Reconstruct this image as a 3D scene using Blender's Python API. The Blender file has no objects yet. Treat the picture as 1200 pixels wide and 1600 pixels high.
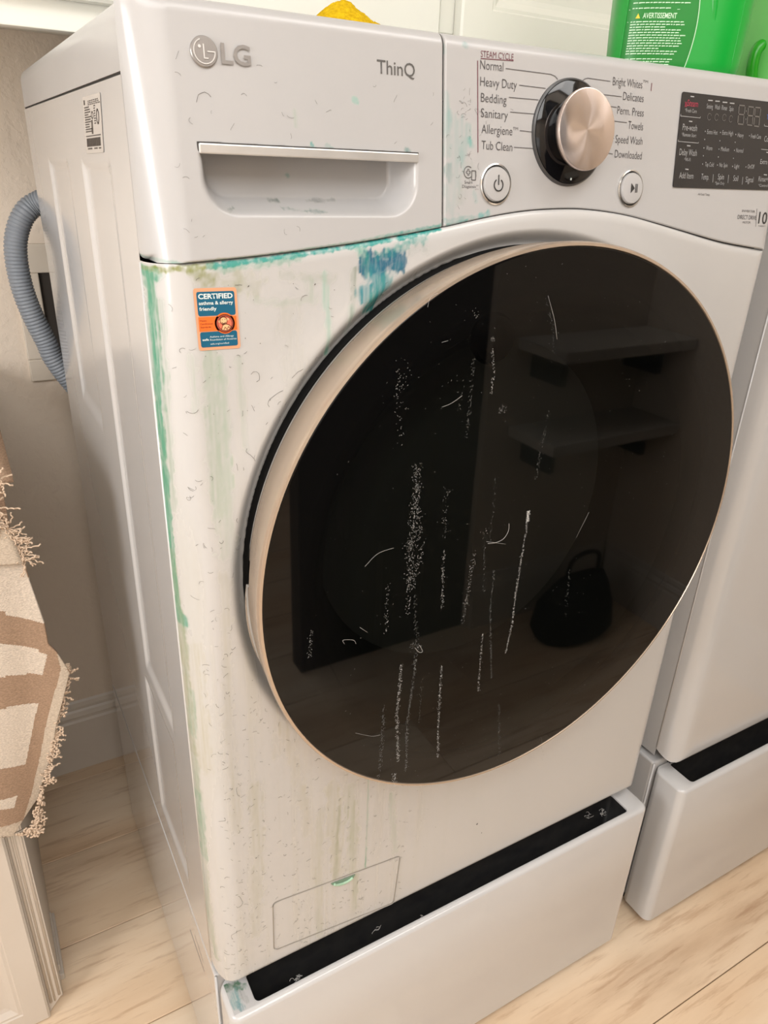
import bpy, bmesh, math, random
import numpy as np
from mathutils import Vector, Matrix
C = bpy.context.scene.collection
S = bpy.context.scene
random.seed(7); RNG = np.random.default_rng(11)
PI = math.pi

# ------------------------------------------------------------------ camera
CAM = np.array([-0.1223, -0.5571, 1.2417]); YAW, PITCH, ROLL, FPX = 0.5306, 0.4441, 0.0404, 1139.9
_f = np.array([math.sin(YAW)*math.cos(PITCH), math.cos(YAW)*math.cos(PITCH), -math.sin(PITCH)])
_r = np.array([math.cos(YAW), -math.sin(YAW), 0.0]); _u = np.cross(_r, _f)
_r, _u = math.cos(ROLL)*_r+math.sin(ROLL)*_u, -math.sin(ROLL)*_r+math.cos(ROLL)*_u
cd = bpy.data.cameras.new('camera'); cam = bpy.data.objects.new('camera', cd); C.objects.link(cam)
cd.sensor_fit = 'HORIZONTAL'; cd.sensor_width = 36; cd.lens = 36*FPX/1200; cd.clip_start = 0.02
cam.matrix_world = Matrix(((_r[0], _u[0], -_f[0], CAM[0]), (_r[1], _u[1], -_f[1], CAM[1]), (_r[2], _u[2], -_f[2], CAM[2]), (0, 0, 0, 1)))
S.camera = cam
def ray(u, v): return _f + _r*((u-600)/FPX) - _u*((v-800)/FPX)
def on(axis, val, u, v):                       # photo measurement -> point on a real plane of the place
    d = ray(u, v); return CAM + d*((val-CAM[axis])/d[axis])
Y0 = -.016                                    # the front sheet stands a little proud of its side joints
KT, ZT0 = .12, 1.18+.016/.12                            # the control panel leans back
def tilt(z): return KT*(np.asarray(z)-ZT0)
def onpanel(u, v):
    d = ray(u, v); t = (KT*(CAM[2]-ZT0)-CAM[1])/(d[1]-KT*d[2]); return CAM + t*d

# ------------------------------------------------------------------ world, lights, exposure
w = bpy.data.worlds.new('world'); S.world = w; w.use_nodes = True
w.node_tree.nodes['Background'].inputs[0].default_value = (1.0, .93, .85, 1)
w.node_tree.nodes['Background'].inputs[1].default_value = 0.12
S.view_settings.view_transform = 'Standard'; S.view_settings.look = 'None'
S.view_settings.exposure = -0.34; S.view_settings.gamma = 1; S.view_settings.use_curve_mapping = False
def area(name, loc, size, energy, color, aim=None, sy=None):
    l = bpy.data.lights.new(name, 'AREA'); l.energy = energy; l.color = color; l.size = size
    if sy: l.shape = 'RECTANGLE'; l.size_y = sy
    o = bpy.data.objects.new(name, l); C.objects.link(o); o.location = loc
    if aim is not None: o.rotation_euler = (Vector(aim)-Vector(loc)).to_track_quat('-Z', 'Y').to_euler()
    return o
area('ceiling_light', (-.35, -1.65, 2.37), 1.6, 54, (1.0, .99, .98), None, 1.5)
area('aisle_ceiling_light', (.85, -.72, 2.37), 1.1, 11, (1.0, .99, .98), None, .5)
area('left_fill_light', (-1.20, -.20, 1.25), .70, 25, (1.0, .99, .98), (0, .3, .75), .7)  # added fill for the side panel, no such source known
area('front_fill_light', (-.25, -2.55, 1.20), 1.0, 2, (1.0, .99, .98), (-.1, 0, .5), .85)  # added fill that evens out the front, no such source known

# ------------------------------------------------------------------ materials
def srgb(r, g, b):
    f = lambda c: (c/255/12.92) if c/255 <= .04045 else ((c/255+.055)/1.055)**2.4
    return (f(r), f(g), f(b), 1)
MATS = {}
def mat(name, col=(.8, .8, .8, 1), rough=.5, metal=0, spec=.5, coat=0, **kw):
    if name in MATS: return MATS[name]
    m = bpy.data.materials.new(name); m.use_nodes = True; MATS[name] = m
    b = m.node_tree.nodes['Principled BSDF']
    b.inputs['Base Color'].default_value = col; b.inputs['Roughness'].default_value = rough
    b.inputs['Metallic'].default_value = metal; b.inputs['Specular IOR Level'].default_value = spec
    b.inputs['Coat Weight'].default_value = coat; b.inputs['Coat Roughness'].default_value = .06
    for k, v in kw.items(): b.inputs[k.replace('_', ' ')].default_value = v
    return m
def N(m, t, **kw):
    n = m.node_tree.nodes.new(t)
    for k, v in kw.items(): setattr(n, k, v)
    return n
def L(m, a, b): m.node_tree.links.new(a, b)
def bsdf(m): return m.node_tree.nodes['Principled BSDF']
def noise(m, scale, detail=4, vec=None, rough=.5, mapscale=None):
    n = N(m, 'ShaderNodeTexNoise'); n.inputs['Scale'].default_value = scale; n.inputs['Detail'].default_value = detail; n.inputs['Roughness'].default_value = rough
    if vec is None:
        t = N(m, 'ShaderNodeTexCoord'); vec = t.outputs['Object']
    if mapscale:
        mp = N(m, 'ShaderNodeMapping'); mp.inputs['Scale'].default_value = mapscale; L(m, vec, mp.inputs[0]); vec = mp.outputs[0]
    L(m, vec, n.inputs['Vector']); return n
def ramp(m, fac, stops):
    r = N(m, 'ShaderNodeValToRGB'); L(m, fac, r.inputs[0]); e = r.color_ramp.elements
    while len(e) < len(stops): e.new(.5)
    for i, (p, c) in enumerate(stops): e[i].position = p; e[i].color = c
    return r
def bump(m, h, strength, dist=.001):
    b = N(m, 'ShaderNodeBump'); b.inputs['Strength'].default_value = strength; b.inputs['Distance'].default_value = dist
    L(m, h, b.inputs['Height']); L(m, b.outputs[0], bsdf(m).inputs['Normal'])
def noisy(name, c0, c1, scale, rough, bumpstr=0, bscale=None, dist=.001, spec=.5, coat=0):
    m = mat(name, c0, rough, spec=spec, coat=coat); n = noise(m, scale)
    r = ramp(m, n.outputs[0], [(.3, c0), (.7, c1)]); L(m, r.outputs[0], bsdf(m).inputs['Base Color'])
    if bumpstr:
        n2 = noise(m, bscale or scale, 5); bump(m, n2.outputs[0], bumpstr, dist)
    return m
WHITE = (.56, .556, .556, 1)
M_white = noisy('white_enamel', WHITE, (.545, .54, .538, 1), 6, .14, coat=.4)
M_plastic = noisy('white_plastic', (.46, .455, .455, 1), (.45, .444, .443, 1), 9, .3, .02, 900, .0004)
# enamel that carries the dried detergent stains (colour of their own, stored per vertex)
def stained(name, base, rough):
    m = mat(name, base, rough, coat=.25)
    at = N(m, 'ShaderNodeAttribute', attribute_name='stain'); n = noise(m, 300, 5, rough=.6, mapscale=(1, 1, .22))
    ma = N(m, 'ShaderNodeMath', operation='MULTIPLY_ADD'); L(m, n.outputs[0], ma.inputs[0]); ma.inputs[1].default_value = 1.1; ma.inputs[2].default_value = .40
    mu = N(m, 'ShaderNodeMath', operation='MULTIPLY', use_clamp=True); L(m, at.outputs['Alpha'], mu.inputs[0]); L(m, ma.outputs[0], mu.inputs[1])
    mx = N(m, 'ShaderNodeMix', data_type='RGBA'); L(m, mu.outputs[0], mx.inputs['Factor'])
    n0 = noise(m, 5); r0 = ramp(m, n0.outputs[0], [(.3, base), (.7, tuple(c*.96 for c in base[:3])+(1,))])
    L(m, r0.outputs[0], mx.inputs['A']); L(m, at.outputs['Color'], mx.inputs['B'])
    L(m, mx.outputs['Result'], bsdf(m).inputs['Base Color'])
    ro = N(m, 'ShaderNodeMath', operation='MULTIPLY_ADD'); L(m, mu.outputs[0], ro.inputs[0]); ro.inputs[1].default_value = .3; ro.inputs[2].default_value = rough
    L(m, ro.outputs[0], bsdf(m).inputs['Roughness'])
    return m
M_stain = stained('stained_white_enamel', (.53, .525, .518, 1), .24)
M_stain_pl = stained('stained_white_plastic', (.46, .455, .455, 1), .34)
M_black = mat('black_plastic', (.006, .006, .006, 1), .45)
M_slot = noisy('black_slot_plastic', (.006, .006, .007, 1), (.015, .014, .013, 1), 60, .55)
M_seal = mat('black_rubber_seal', (.004, .004, .004, 1), .6, spec=.15)
M_gap = mat('dark_joint', (.03, .027, .025, 1), .7)
M_print = mat('grey_print', (.075, .07, .072, 1), .5)
M_dprint = mat('dark_print', (.03, .03, .03, 1), .5)
M_red = mat('maroon_print', (.16, .04, .06, 1), .5)
M_chrome = noisy('brushed_silver', (.74, .73, .71, 1), (.66, .65, .63, 1), 40, .36); bsdf(M_chrome).inputs['Metallic'].default_value = .6
M_logo = mat('silver_emblem', (.33, .31, .295, 1), .35, metal=.5)
M_logo_line = mat('pale_emblem', (.66, .64, .62, 1), .4)
M_ring = mat('button_ring_chrome', (.62, .61, .59, 1), .18, metal=.9)
M_bezel = noisy('champagne_bezel', (.50, .40, .31, 1), (.46, .37, .29, 1), 30, .27, spec=.6); bsdf(M_bezel).inputs['Metallic'].default_value = .55
M_bezel_rear = noisy('grey_bezel_rear', (.33, .31, .285, 1), (.28, .265, .245, 1), 90, .45)
M_knob = mat('rose_gold_knob', (.76, .67, .64, 1), .24, metal=1.0)
b_ = bsdf(M_knob); b_.inputs['Anisotropic'].default_value = 1.0
_t = N(M_knob, 'ShaderNodeTangent', direction_type='RADIAL', axis='Z'); L(M_knob, _t.outputs[0], b_.inputs['Tangent'])
M_knobside = mat('rose_gold_knob_side', (.72, .60, .54, 1), .3, metal=1.0)
M_gloss = mat('black_gloss', (.004, .004, .005, 1), .06)
M_display = mat('display_black_glass', (.020, .020, .022, 1), .16)
M_dtext = mat('display_print', (.36, .36, .36, 1), .5)
M_ddim = mat('display_segment', (.14, .13, .12, 1), .5)
M_dred = mat('display_print_red', (.45, .045, .09, 1), .5)
M_dblue = mat('display_print_blue', (.06, .16, .55, 1), .5)
# door glass: opaque black printed border, tinted see-through middle with a dot-screen edge
M_pane = mat('tinted_door_glass', (.003, .003, .003, 1), .03, spec=.3)
def _pane():
    m = M_pane; nt = m.node_tree; t = N(m, 'ShaderNodeTexCoord')
    ln = N(m, 'ShaderNodeVectorMath', operation='LENGTH'); L(m, t.outputs['Object'], ln.inputs[0])
    mr = N(m, 'ShaderNodeMapRange'); L(m, ln.outputs['Value'], mr.inputs['Value'])
    mr.inputs['From Min'].default_value = .262; mr.inputs['From Max'].default_value = .205; mr.inputs['To Min'].default_value = 0; mr.inputs['To Max'].default_value = 1
    tr = N(m, 'ShaderNodeBsdfTransparent'); tr.inputs[0].default_value = (.15, .158, .15, 1)
    gl = N(m, 'ShaderNodeBsdfGlossy'); gl.inputs['Roughness'].default_value = .03
    fr = N(m, 'ShaderNodeFresnel'); fr.inputs[0].default_value = 1.38
    g2 = N(m, 'ShaderNodeMixShader'); L(m, fr.outputs[0], g2.inputs[0]); L(m, tr.outputs[0], g2.inputs[1]); L(m, gl.outputs[0], g2.inputs[2])
    mx = N(m, 'ShaderNodeMixShader'); L(m, mr.outputs[0], mx.inputs[0]); L(m, bsdf(m).outputs[0], mx.inputs[1]); L(m, g2.outputs[0], mx.inputs[2])
    L(m, mx.outputs[0], nt.nodes['Material Output'].inputs['Surface'])
_pane()
M_bowl = noisy('dark_inner_bowl', (.22, .225, .215, 1), (.17, .175, .17, 1), 8, .3)
M_drum = noisy('drum_steel', (.30, .30, .29, 1), (.24, .24, .235, 1), 20, .35); bsdf(M_drum).inputs['Metallic'].default_value = .7
M_lint = mat('pale_lint', (.50, .49, .47, 1), .9, spec=.1)
M_lint2 = mat('faint_lint', (.20, .20, .19, 1), .9, spec=.1)
M_hair = mat('dark_hair', (.085, .072, .06, 1), .7)
M_orange = mat('sticker_orange', srgb(238, 112, 38), .5)
M_peach = mat('sticker_peach_border', srgb(226, 160, 122), .5)
M_teal = mat('sticker_teal', srgb(10, 92, 122), .45)
M_paper = mat('sticker_white_print', srgb(222, 232, 230), .5)
M_cream = mat('sticker_cream', srgb(244, 190, 140), .5)
M_maroon = mat('sticker_maroon', srgb(92, 28, 18), .5)
M_label = mat('rating_label_grey', srgb(186, 180, 174), .5)
M_labelink = mat('rating_label_ink', srgb(70, 64, 60), .6)
M_hose = noisy('grey_blue_hose', (.22, .245, .28, 1), (.19, .215, .25, 1), 30, .42)
M_wall = mat('painted_wall', srgb(186, 172, 155), .75, spec=.25)
def _wall():
    m = M_wall; n = noise(m, 3.0, 3); r = ramp(m, n.outputs[0], [(.3, srgb(222, 209, 194)), (.7, srgb(216, 203, 188))]); L(m, r.outputs[0], bsdf(m).inputs['Base Color'])
    a = noise(m, 55, 5, rough=.55); r2 = ramp(m, a.outputs[0], [(.42, (0, 0, 0, 1)), (.62, (1, 1, 1, 1))]); bump(m, r2.outputs[0], .32, .0020)
_wall()
M_trim = noisy('white_trim_paint', srgb(214, 206, 197), srgb(210, 202, 192), 8, .35, .03, 200)
M_cab = noisy('cream_cabinet_paint', srgb(238, 238, 230), srgb(235, 235, 226), 7, .4, .03, 240)
M_cab_gap = mat('cabinet_gap', (.10, .095, .085, 1), .7)
M_base = noisy('white_cabinet_paint', srgb(206, 198, 188), srgb(202, 193, 182), 7, .38, .03, 240)
M_ceil = noisy('ceiling_paint', (.78, .77, .74, 1), (.75, .74, .71, 1), 60, .8, .2, 120)
M_floorbase = mat('plank_joint', srgb(70, 54, 40), .9, spec=.1)
M_plank = mat('oak_plank', srgb(208, 184, 152), .42, spec=.4)
def _plank():
    m = M_plank; t = N(m, 'ShaderNodeTexCoord'); oi = N(m, 'ShaderNodeObjectInfo')
    ad = N(m, 'ShaderNodeVectorMath', operation='ADD'); L(m, t.outputs['Object'], ad.inputs[0])
    sc = N(m, 'ShaderNodeVectorMath', operation='SCALE'); cb = N(m, 'ShaderNodeCombineXYZ')
    for i in range(3): L(m, oi.outputs['Random'], cb.inputs[i])
    L(m, cb.outputs[0], sc.inputs[0]); sc.inputs['Scale'].default_value = 37; L(m, sc.outputs[0], ad.inputs[1])
    n1 = noise(m, 3.0, 6, ad.outputs[0], .6, (.6, 4.0, 1)); n2 = noise(m, 9, 8, ad.outputs[0], .65, (.7, 7, 1)); n3 = noise(m, 1.3, 3, ad.outputs[0], .5, (1, 3, 1))
    r1 = ramp(m, n1.outputs[0], [(.28, srgb(208, 184, 158)), (.5, srgb(238, 219, 194)), (.72, srgb(247, 232, 210))])
    r2 = ramp(m, n2.outputs[0], [(.36, srgb(178, 142, 110)), (.47, (1, 1, 1, 1))]); r3 = ramp(m, n3.outputs[0], [(.3, srgb(228, 208, 186)), (.7, (1, 1, 1, 1))])
    a = N(m, 'ShaderNodeMix', data_type='RGBA', blend_type='MULTIPLY'); a.inputs['Factor'].default_value = .34; L(m, r1.outputs[0], a.inputs['A']); L(m, r2.outputs[0], a.inputs['B'])
    b = N(m, 'ShaderNodeMix', data_type='RGBA', blend_type='MULTIPLY'); b.inputs['Factor'].default_value = .8; L(m, a.outputs['Result'], b.inputs['A']); L(m, r3.outputs[0], b.inputs['B'])
    hv = N(m, 'ShaderNodeHueSaturation'); mr = N(m, 'ShaderNodeMapRange'); L(m, oi.outputs['Random'], mr.inputs[0]); mr.inputs[3].default_value = .93; mr.inputs[4].default_value = 1.05
    L(m, mr.outputs[0], hv.inputs['Value']); L(m, b.outputs['Result'], hv.inputs['Color']); L(m, hv.outputs[0], bsdf(m).inputs['Base Color'])
    bump(m, n2.outputs[0], .12, .0006)
_plank()
M_jug = noisy('green_jug_plastic', srgb(6, 160, 52), srgb(5, 152, 48), 6, .33, .02, 60, coat=.1)
M_juglabel = mat('dark_green_label', srgb(8, 128, 38), .35)
M_jugprint = mat('label_white_print', srgb(205, 240, 205), .5)
M_bottle = noisy('pale_green_bottle', srgb(118, 206, 110), srgb(112, 200, 104), 6, .35)
M_bottle_dark = mat('green_liquid_edge', srgb(30, 150, 20), .3)
M_yellow = noisy('yellow_microfibre', srgb(226, 190, 30), srgb(196, 156, 18), 300, .95, .8, 700, .002, spec=.1)
def cloth(name, c):
    m = mat(name, c, .95, spec=.1); wv = noise(m, 420, 3, mapscale=(1, 1, 2.2)); d = tuple(x*.72 for x in c[:3])+(1,)
    r = ramp(m, wv.outputs[0], [(.35, d), (.65, c)]); L(m, r.outputs[0], bsdf(m).inputs['Base Color']); bump(m, wv.outputs[0], .7, .0012); return m
M_tbrown = cloth('towel_taupe_weave', srgb(160, 134, 112)); M_tcream = cloth('towel_cream_weave', srgb(208, 195, 180)); M_tband = cloth('towel_edge_band', srgb(194, 179, 161))
M_fringe = mat('towel_fringe_yarn', srgb(198, 176, 154), .95, spec=.1)
M_tan = noisy('shelf_board', srgb(214, 208, 200), srgb(204, 198, 190), 7, .5)
M_dark = noisy('dark_fabric', (.01, .01, .011, 1), (.02, .02, .02, 1), 60, .8)
M_lamp = mat('lamp_diffuser', (.9, .88, .85, 1), .5); bsdf(M_lamp).inputs['Emission Color'].default_value = (1, .95, .88, 1); bsdf(M_lamp).inputs['Emission Strength'].default_value = 2.0
M_outlet = noisy('outlet_box_plastic', srgb(214, 204, 190), srgb(208, 198, 184), 12, .5)
M_outlet_shade = mat('outlet_painted_shade', (.035, .028, .022, 1), .8)
M_pull = noisy('green_stained_tab', srgb(150, 190, 160), srgb(176, 200, 178), 300, .4)

# ------------------------------------------------------------------ helpers
def link(name, me, parent=None, mats=()):
    o = bpy.data.objects.new(name, me); C.objects.link(o)
    for m in (mats if isinstance(mats, (list, tuple)) else [mats]): me.materials.append(m)
    if parent is not None:
        o.parent = parent; o.matrix_parent_inverse = parent.matrix_world.inverted() if False else Matrix.Translation(-Vector(world_loc(parent)))
    return o
def world_loc(o):
    v = Vector((0, 0, 0))
    while o is not None: v = v + o.location + (o.matrix_parent_inverse.translation if o.parent else Vector((0, 0, 0))); o = o.parent
    return v
def recenter(o, loc):                         # move the origin of a mesh object without moving it
    o.data.transform(Matrix.Translation(-Vector(loc))); o.location = Vector(o.location)+Vector(loc); return o
def thing(name, label, cat, loc, group=None):
    o = bpy.data.objects.new(name, None); C.objects.link(o); o.location = loc; o.empty_display_size = .05
    o['label'] = label; o['category'] = cat
    if group: o['group'] = group
    return o
def tag(o, label=None, cat=None, group=None, kind=None):
    for k, v in (('label', label), ('category', cat), ('group', group), ('kind', kind)):
        if v: o[k] = v
    return o
def pyd(name, V, F, parent=None, mats=(), smooth=True, mi=None):
    me = bpy.data.meshes.new(name); me.from_pydata([tuple(map(float, v)) for v in V], [], F)
    o = link(name, me, parent, mats)
    if smooth: me.polygons.foreach_set('use_smooth', [True]*len(me.polygons))
    if mi is not None: me.polygons.foreach_set('material_index', mi)
    me.update(); return o
def grid(name, P, parent=None, mats=(), mask=None, mi=None, flip=False, smooth=True):
    """P: (rows, cols, 3) array -> quad mesh"""
    r, c = P.shape[:2]; idx = np.arange(r*c).reshape(r, c)
    q = np.stack([idx[:-1, :-1], idx[:-1, 1:], idx[1:, 1:], idx[1:, :-1]], -1).reshape(-1, 4)
    if flip: q = q[:, ::-1]
    if mask is not None: q = q[mask.reshape(-1)]
    me = bpy.data.meshes.new(name); me.vertices.add(r*c); me.vertices.foreach_set('co', P.reshape(-1).astype(np.float32))
    me.loops.add(q.size); me.loops.foreach_set('vertex_index', q.reshape(-1).astype(np.int32))
    me.polygons.add(len(q)); me.polygons.foreach_set('loop_start', np.arange(0, q.size, 4, dtype=np.int32))
    me.polygons.foreach_set('use_smooth', np.full(len(q), smooth))
    o = link(name, me, parent, mats)
    if mi is not None:
        m_ = mi.reshape(-1); m_ = m_[mask.reshape(-1)] if mask is not None else m_
        me.polygons.foreach_set('material_index', m_.astype(np.int32))
    me.update(calc_edges=True); me.validate(); return o
def box(name, a, b, m, parent=None, bev=.002, seg=2):
    bm = bmesh.new(); bmesh.ops.create_cube(bm, size=1)
    for v in bm.verts: v.co = Vector([(a[i]+b[i])/2+v.co[i]*(b[i]-a[i]) for i in range(3)])
    if bev: bmesh.ops.bevel(bm, geom=bm.edges[:], offset=bev, segments=seg, profile=.5, affect='EDGES')
    me = bpy.data.meshes.new(name); bm.to_mesh(me); bm.free(); return link(name, me, parent, m)
def boxes(name, lst, m, parent=None, bev=.002):
    bm = bmesh.new()
    for a, b in lst:
        r = bmesh.ops.create_cube(bm, size=1); vs = r['verts']
        for v in vs: v.co = Vector([(a[i]+b[i])/2+v.co[i]*(b[i]-a[i]) for i in range(3)])
        if bev: bmesh.ops.bevel(bm, geom=list({e for v in vs for e in v.link_edges}), offset=bev, segments=2, profile=.5, affect='EDGES')
    me = bpy.data.meshes.new(name); bm.to_mesh(me); bm.free(); return link(name, me, parent, m)
def lathe(name, prof, c, axis, m, parent=None, n=96, ang=None, smooth=True, close=False):
    """prof: list of (r, h); revolve about axis dir through c; ang(th, i)->(r,h) override"""
    ax = Vector(axis).normalized(); e1 = ax.orthogonal().normalized()
    if abs(ax.y) > .9: e1 = Vector((1, 0, 0)); e1 = (e1-ax*e1.dot(ax)).normalized()
    e2 = ax.cross(e1); V = []; F = []
    for k in range(n):
        th = 2*PI*k/n
        for i, (r, h) in enumerate(prof):
            if ang: r, h = ang(th, i, r, h)
            V.append(Vector(c)+ax*h+(e1*math.cos(th)+e2*math.sin(th))*r)
    p = len(prof)
    for k in range(n):
        for i in range(p-1):
            F.append((k*p+i, ((k+1) % n)*p+i, ((k+1) % n)*p+i+1, k*p+i+1))
    o = pyd(name, V, F, parent, m, smooth)
    bm = bmesh.new(); bm.from_mesh(o.data); bmesh.ops.remove_doubles(bm, verts=bm.verts, dist=1e-6); bmesh.ops.recalc_face_normals(bm, faces=bm.faces); bm.to_mesh(o.data); bm.free()
    if smooth:
        o.data.polygons.foreach_set('use_smooth', [True]*len(o.data.polygons)); o.data.set_sharp_from_angle(angle=math.radians(38))
    return o
def tube_geo(pts, rad, n=8, V=None, F=None, cap=True):
    V = [] if V is None else V; F = [] if F is None else F
    pts = [Vector(p) for p in pts]; base = len(V); nrm = None; m = len(pts)
    for i, p in enumerate(pts):
        t = (pts[min(i+1, m-1)]-pts[max(i-1, 0)]); t = t.normalized() if t.length > 1e-9 else Vector((0, 0, 1))
        if nrm is None: nrm = t.orthogonal().normalized()
        nrm = (nrm-t*nrm.dot(t)); nrm = nrm.normalized() if nrm.length > 1e-9 else t.orthogonal().normalized()
        bn = t.cross(nrm); r = rad(i) if callable(rad) else rad
        for k in range(n): V.append(p+(nrm*math.cos(2*PI*k/n)+bn*math.sin(2*PI*k/n))*r)
    for i in range(m-1):
        for k in range(n): F.append((base+i*n+k, base+i*n+(k+1) % n, base+(i+1)*n+(k+1) % n, base+(i+1)*n+k))
    if cap: F.append(tuple(base+k for k in range(n))[::-1]); F.append(tuple(base+(m-1)*n+k for k in range(n)))
    return V, F
def tube(name, pts, rad, m, parent=None, n=10):
    V, F = tube_geo(pts, rad, n); return pyd(name, V, F, parent, m)
def catmull(P, n=8):
    P = [Vector(p) for p in P]; out = []
    for i in range(len(P)-1):
        a, b, c, d = P[max(i-1, 0)], P[i], P[i+1], P[min(i+2, len(P)-1)]
        for k in range(n):
            t = k/n; out.append(.5*((2*b)+(c-a)*t+(2*a-5*b+4*c-d)*t*t+(3*b-a-3*c+d)*t**3))
    out.append(P[-1]); return out
def prism(name, pts2, fn, thick, m, parent=None):
    """flat polygon pts2 placed by fn(a, b, h) with a little thickness"""
    n = len(pts2); V = [fn(a, b, 0) for a, b in pts2]+[fn(a, b, thick) for a, b in pts2]
    F = [tuple(range(n, 2*n))]+[(i, (i+1) % n, n+(i+1) % n, n+i) for i in range(n)]
    return pyd(name, V, F, parent, m, smooth=False)
def rrect(x0, y0, x1, y1, r, n=6):
    out = []
    for cx, cy, a0 in ((x1-r, y0+r, -PI/2), (x1-r, y1-r, 0), (x0+r, y1-r, PI/2), (x0+r, y0+r, PI)):
        for k in range(n+1): a = a0+PI/2*k/n; out.append((cx+r*math.cos(a), cy+r*math.sin(a)))
    return out
def multi_prism(name, polys, fn, thick, m, parent=None):
    V = []; F = []
    for p in polys:
        b = len(V); n = len(p); V += [fn(a, c, 0) for a, c in p]+[fn(a, c, thick) for a, c in p]
        F.append(tuple(range(b+n, b+2*n))); F += [(b+i, b+(i+1) % n, b+n+(i+1) % n, b+n+i) for i in range(n)]
    return pyd(name, V, F, parent, m, smooth=False)
def line_poly(pts, wd):
    """stroke polygons (quads) along a 2-D polyline"""
    out = []
    for (a, b), (c, d) in zip(pts[:-1], pts[1:]):
        l = math.hypot(c-a, d-b) or 1e-9; nx, ny = -(d-b)/l*wd/2, (c-a)/l*wd/2; ex, ey = (c-a)/l*wd*.2, (d-b)/l*wd*.2
        out.append([(a-nx-ex, b-ny-ey), (c-nx+ex, d-ny+ey), (c+nx+ex, d+ny+ey), (a+nx-ex, b+ny-ey)])
    return out
def circ(cx, cy, r, n=28, a0=0, a1=2*PI): return [(cx+r*math.cos(a0+(a1-a0)*k/n), cy+r*math.sin(a0+(a1-a0)*k/n)) for k in range(n+1)]
def text_mesh(s, weight=0.0):
    cu = bpy.data.curves.new('lettering', 'FONT'); cu.body = s; cu.size = 1; cu.offset = weight; cu.resolution_u = 3; cu.fill_mode = 'FRONT'
    o = bpy.data.objects.new('lettering', cu); C.objects.link(o); dg = bpy.context.evaluated_depsgraph_get(); dg.update()
    me = bpy.data.meshes.new_from_object(o.evaluated_get(dg)); bpy.data.objects.remove(o); bpy.data.curves.remove(cu); return me
def letters(name, s, fn, a0, b0, width, cap, m, parent, weight=0.0, shear=0.0):
    """print string s: baseline starts at (a0,b0) in the surface's own 2-D frame, fitted to width and cap height"""
    me = text_mesh(s, weight); co = np.zeros(len(me.vertices)*3); me.vertices.foreach_get('co', co); co = co.reshape(-1, 3)
    x0, x1 = co[:, 0].min(), co[:, 0].max(); sx = width/max(x1-x0, 1e-6); sy = cap/.70
    out = np.array([fn(a0+(x-x0)*sx, b0+y*sy+(x-x0)*sx*shear, 0) for x, y, z in co])
    me.vertices.foreach_set('co', out.reshape(-1)); me.materials.clear(); me.update()
    return link(name, me, parent, m)
def vn(a, b, fa, fb, seed):
    """value noise on arrays a, b with own frequencies"""
    g = np.random.default_rng(seed).random((257, 257)); x = a*fa+seed*3.1; y = b*fb+seed*1.7
    xi = np.floor(x).astype(int); yi = np.floor(y).astype(int); fx = x-xi; fy = y-yi; fx = fx*fx*(3-2*fx); fy = fy*fy*(3-2*fy)
    G = lambda i, j: g[i % 257, j % 257]
    return (G(xi, yi)*(1-fx)+G(xi+1, yi)*fx)*(1-fy)+(G(xi, yi+1)*(1-fx)+G(xi+1, yi+1)*fx)*fy
def sm(x): x = np.clip(x, 0, 1); return x*x*(3-2*x)
def rsdf(X, Z, x0, z0, x1, z1, r):
    """signed inside distance of a rounded rectangle"""
    qx = np.abs(X-(x0+x1)/2)-(x1-x0)/2+r; qz = np.abs(Z-(z0+z1)/2)-(z1-z0)/2+r
    return -(np.minimum(np.maximum(qx, qz), 0)+np.hypot(np.maximum(qx, 0), np.maximum(qz, 0))-r)
def set_stain(o, col, al):
    me = o.data; a = me.color_attributes.new('stain', 'FLOAT_COLOR', 'POINT'); a.data.foreach_set('color', np.concatenate([col, al[:, None]], 1).reshape(-1).astype(np.float32))

# ------------------------------------------------------------------ the room
def struct(o): o['kind'] = 'structure'; return o
YW, XR, YF, ZC = .832, 1.56, -2.6, 2.42
XL = -1.25
struct(box('wall_back', (XL-.05, YW, -.05), (XR+.1, YW+.1, ZC), M_wall, bev=0))
struct(box('wall_right', (XR, YF, -.05), (XR+.1, YW, ZC), M_wall, bev=0))
struct(box('wall_left', (XL-.1, YF, -.05), (XL, YW, ZC), M_wall, bev=0))
struct(box('wall_front', (XL-.1, YF-.1, -.05), (XR+.1, YF, ZC), M_wall, bev=0))
struct(box('wall_nook', (1.02, -1.12, 0), (XR, -1.02, ZC), M_wall, bev=0))
struct(box('ceiling', (XL-.1, YF-.1, ZC), (XR+.1, YW+.1, ZC+.1), M_ceil, bev=0))
fl = struct(box('floor', (XL, YF, -.06), (XR, YW, -.0075), M_floorbase, bev=0))
def plank_mesh(l, wd):
    bm = bmesh.new(); bmesh.ops.create_cube(bm, size=1)
    for v in bm.verts: v.co = Vector((v.co.x*l, v.co.y*wd, v.co.z*.0075-.00375))
    bmesh.ops.bevel(bm, geom=[e for e in bm.edges if e.verts[0].co.z > -.001 and e.verts[1].co.z > -.001], offset=.0007, segments=1, affect='EDGES')
    me = bpy.data.meshes.new('plank'); bm.to_mesh(me); bm.free(); me.materials.append(M_plank); return me
PWD, PL = .192, 1.22; pm = plank_mesh(PL-.0012, PWD-.0016); shared = {}
y = .402+2*PWD; row = 0
while y > YF+.02:
    off = [.52, .30, .80, .45, .90, .62, .25][row % 7]; x = XL-off
    while x < XR-.01:
        a, b = max(x, XL), min(x+PL, XR); c, d = max(y-PWD, YF), min(y, YW)
        key = (round(b-a, 3), round(d-c, 3)); me = shared.get(key) or plank_mesh(key[0]-.0012, key[1]-.0016); shared[key] = me
        if b-a > .03:
            o = bpy.data.objects.new('plank', me); C.objects.link(o); o.parent = fl; o.location = ((a+b)/2, (c+d)/2, 0)
        x += PL
    y -= PWD; row += 1
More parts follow.
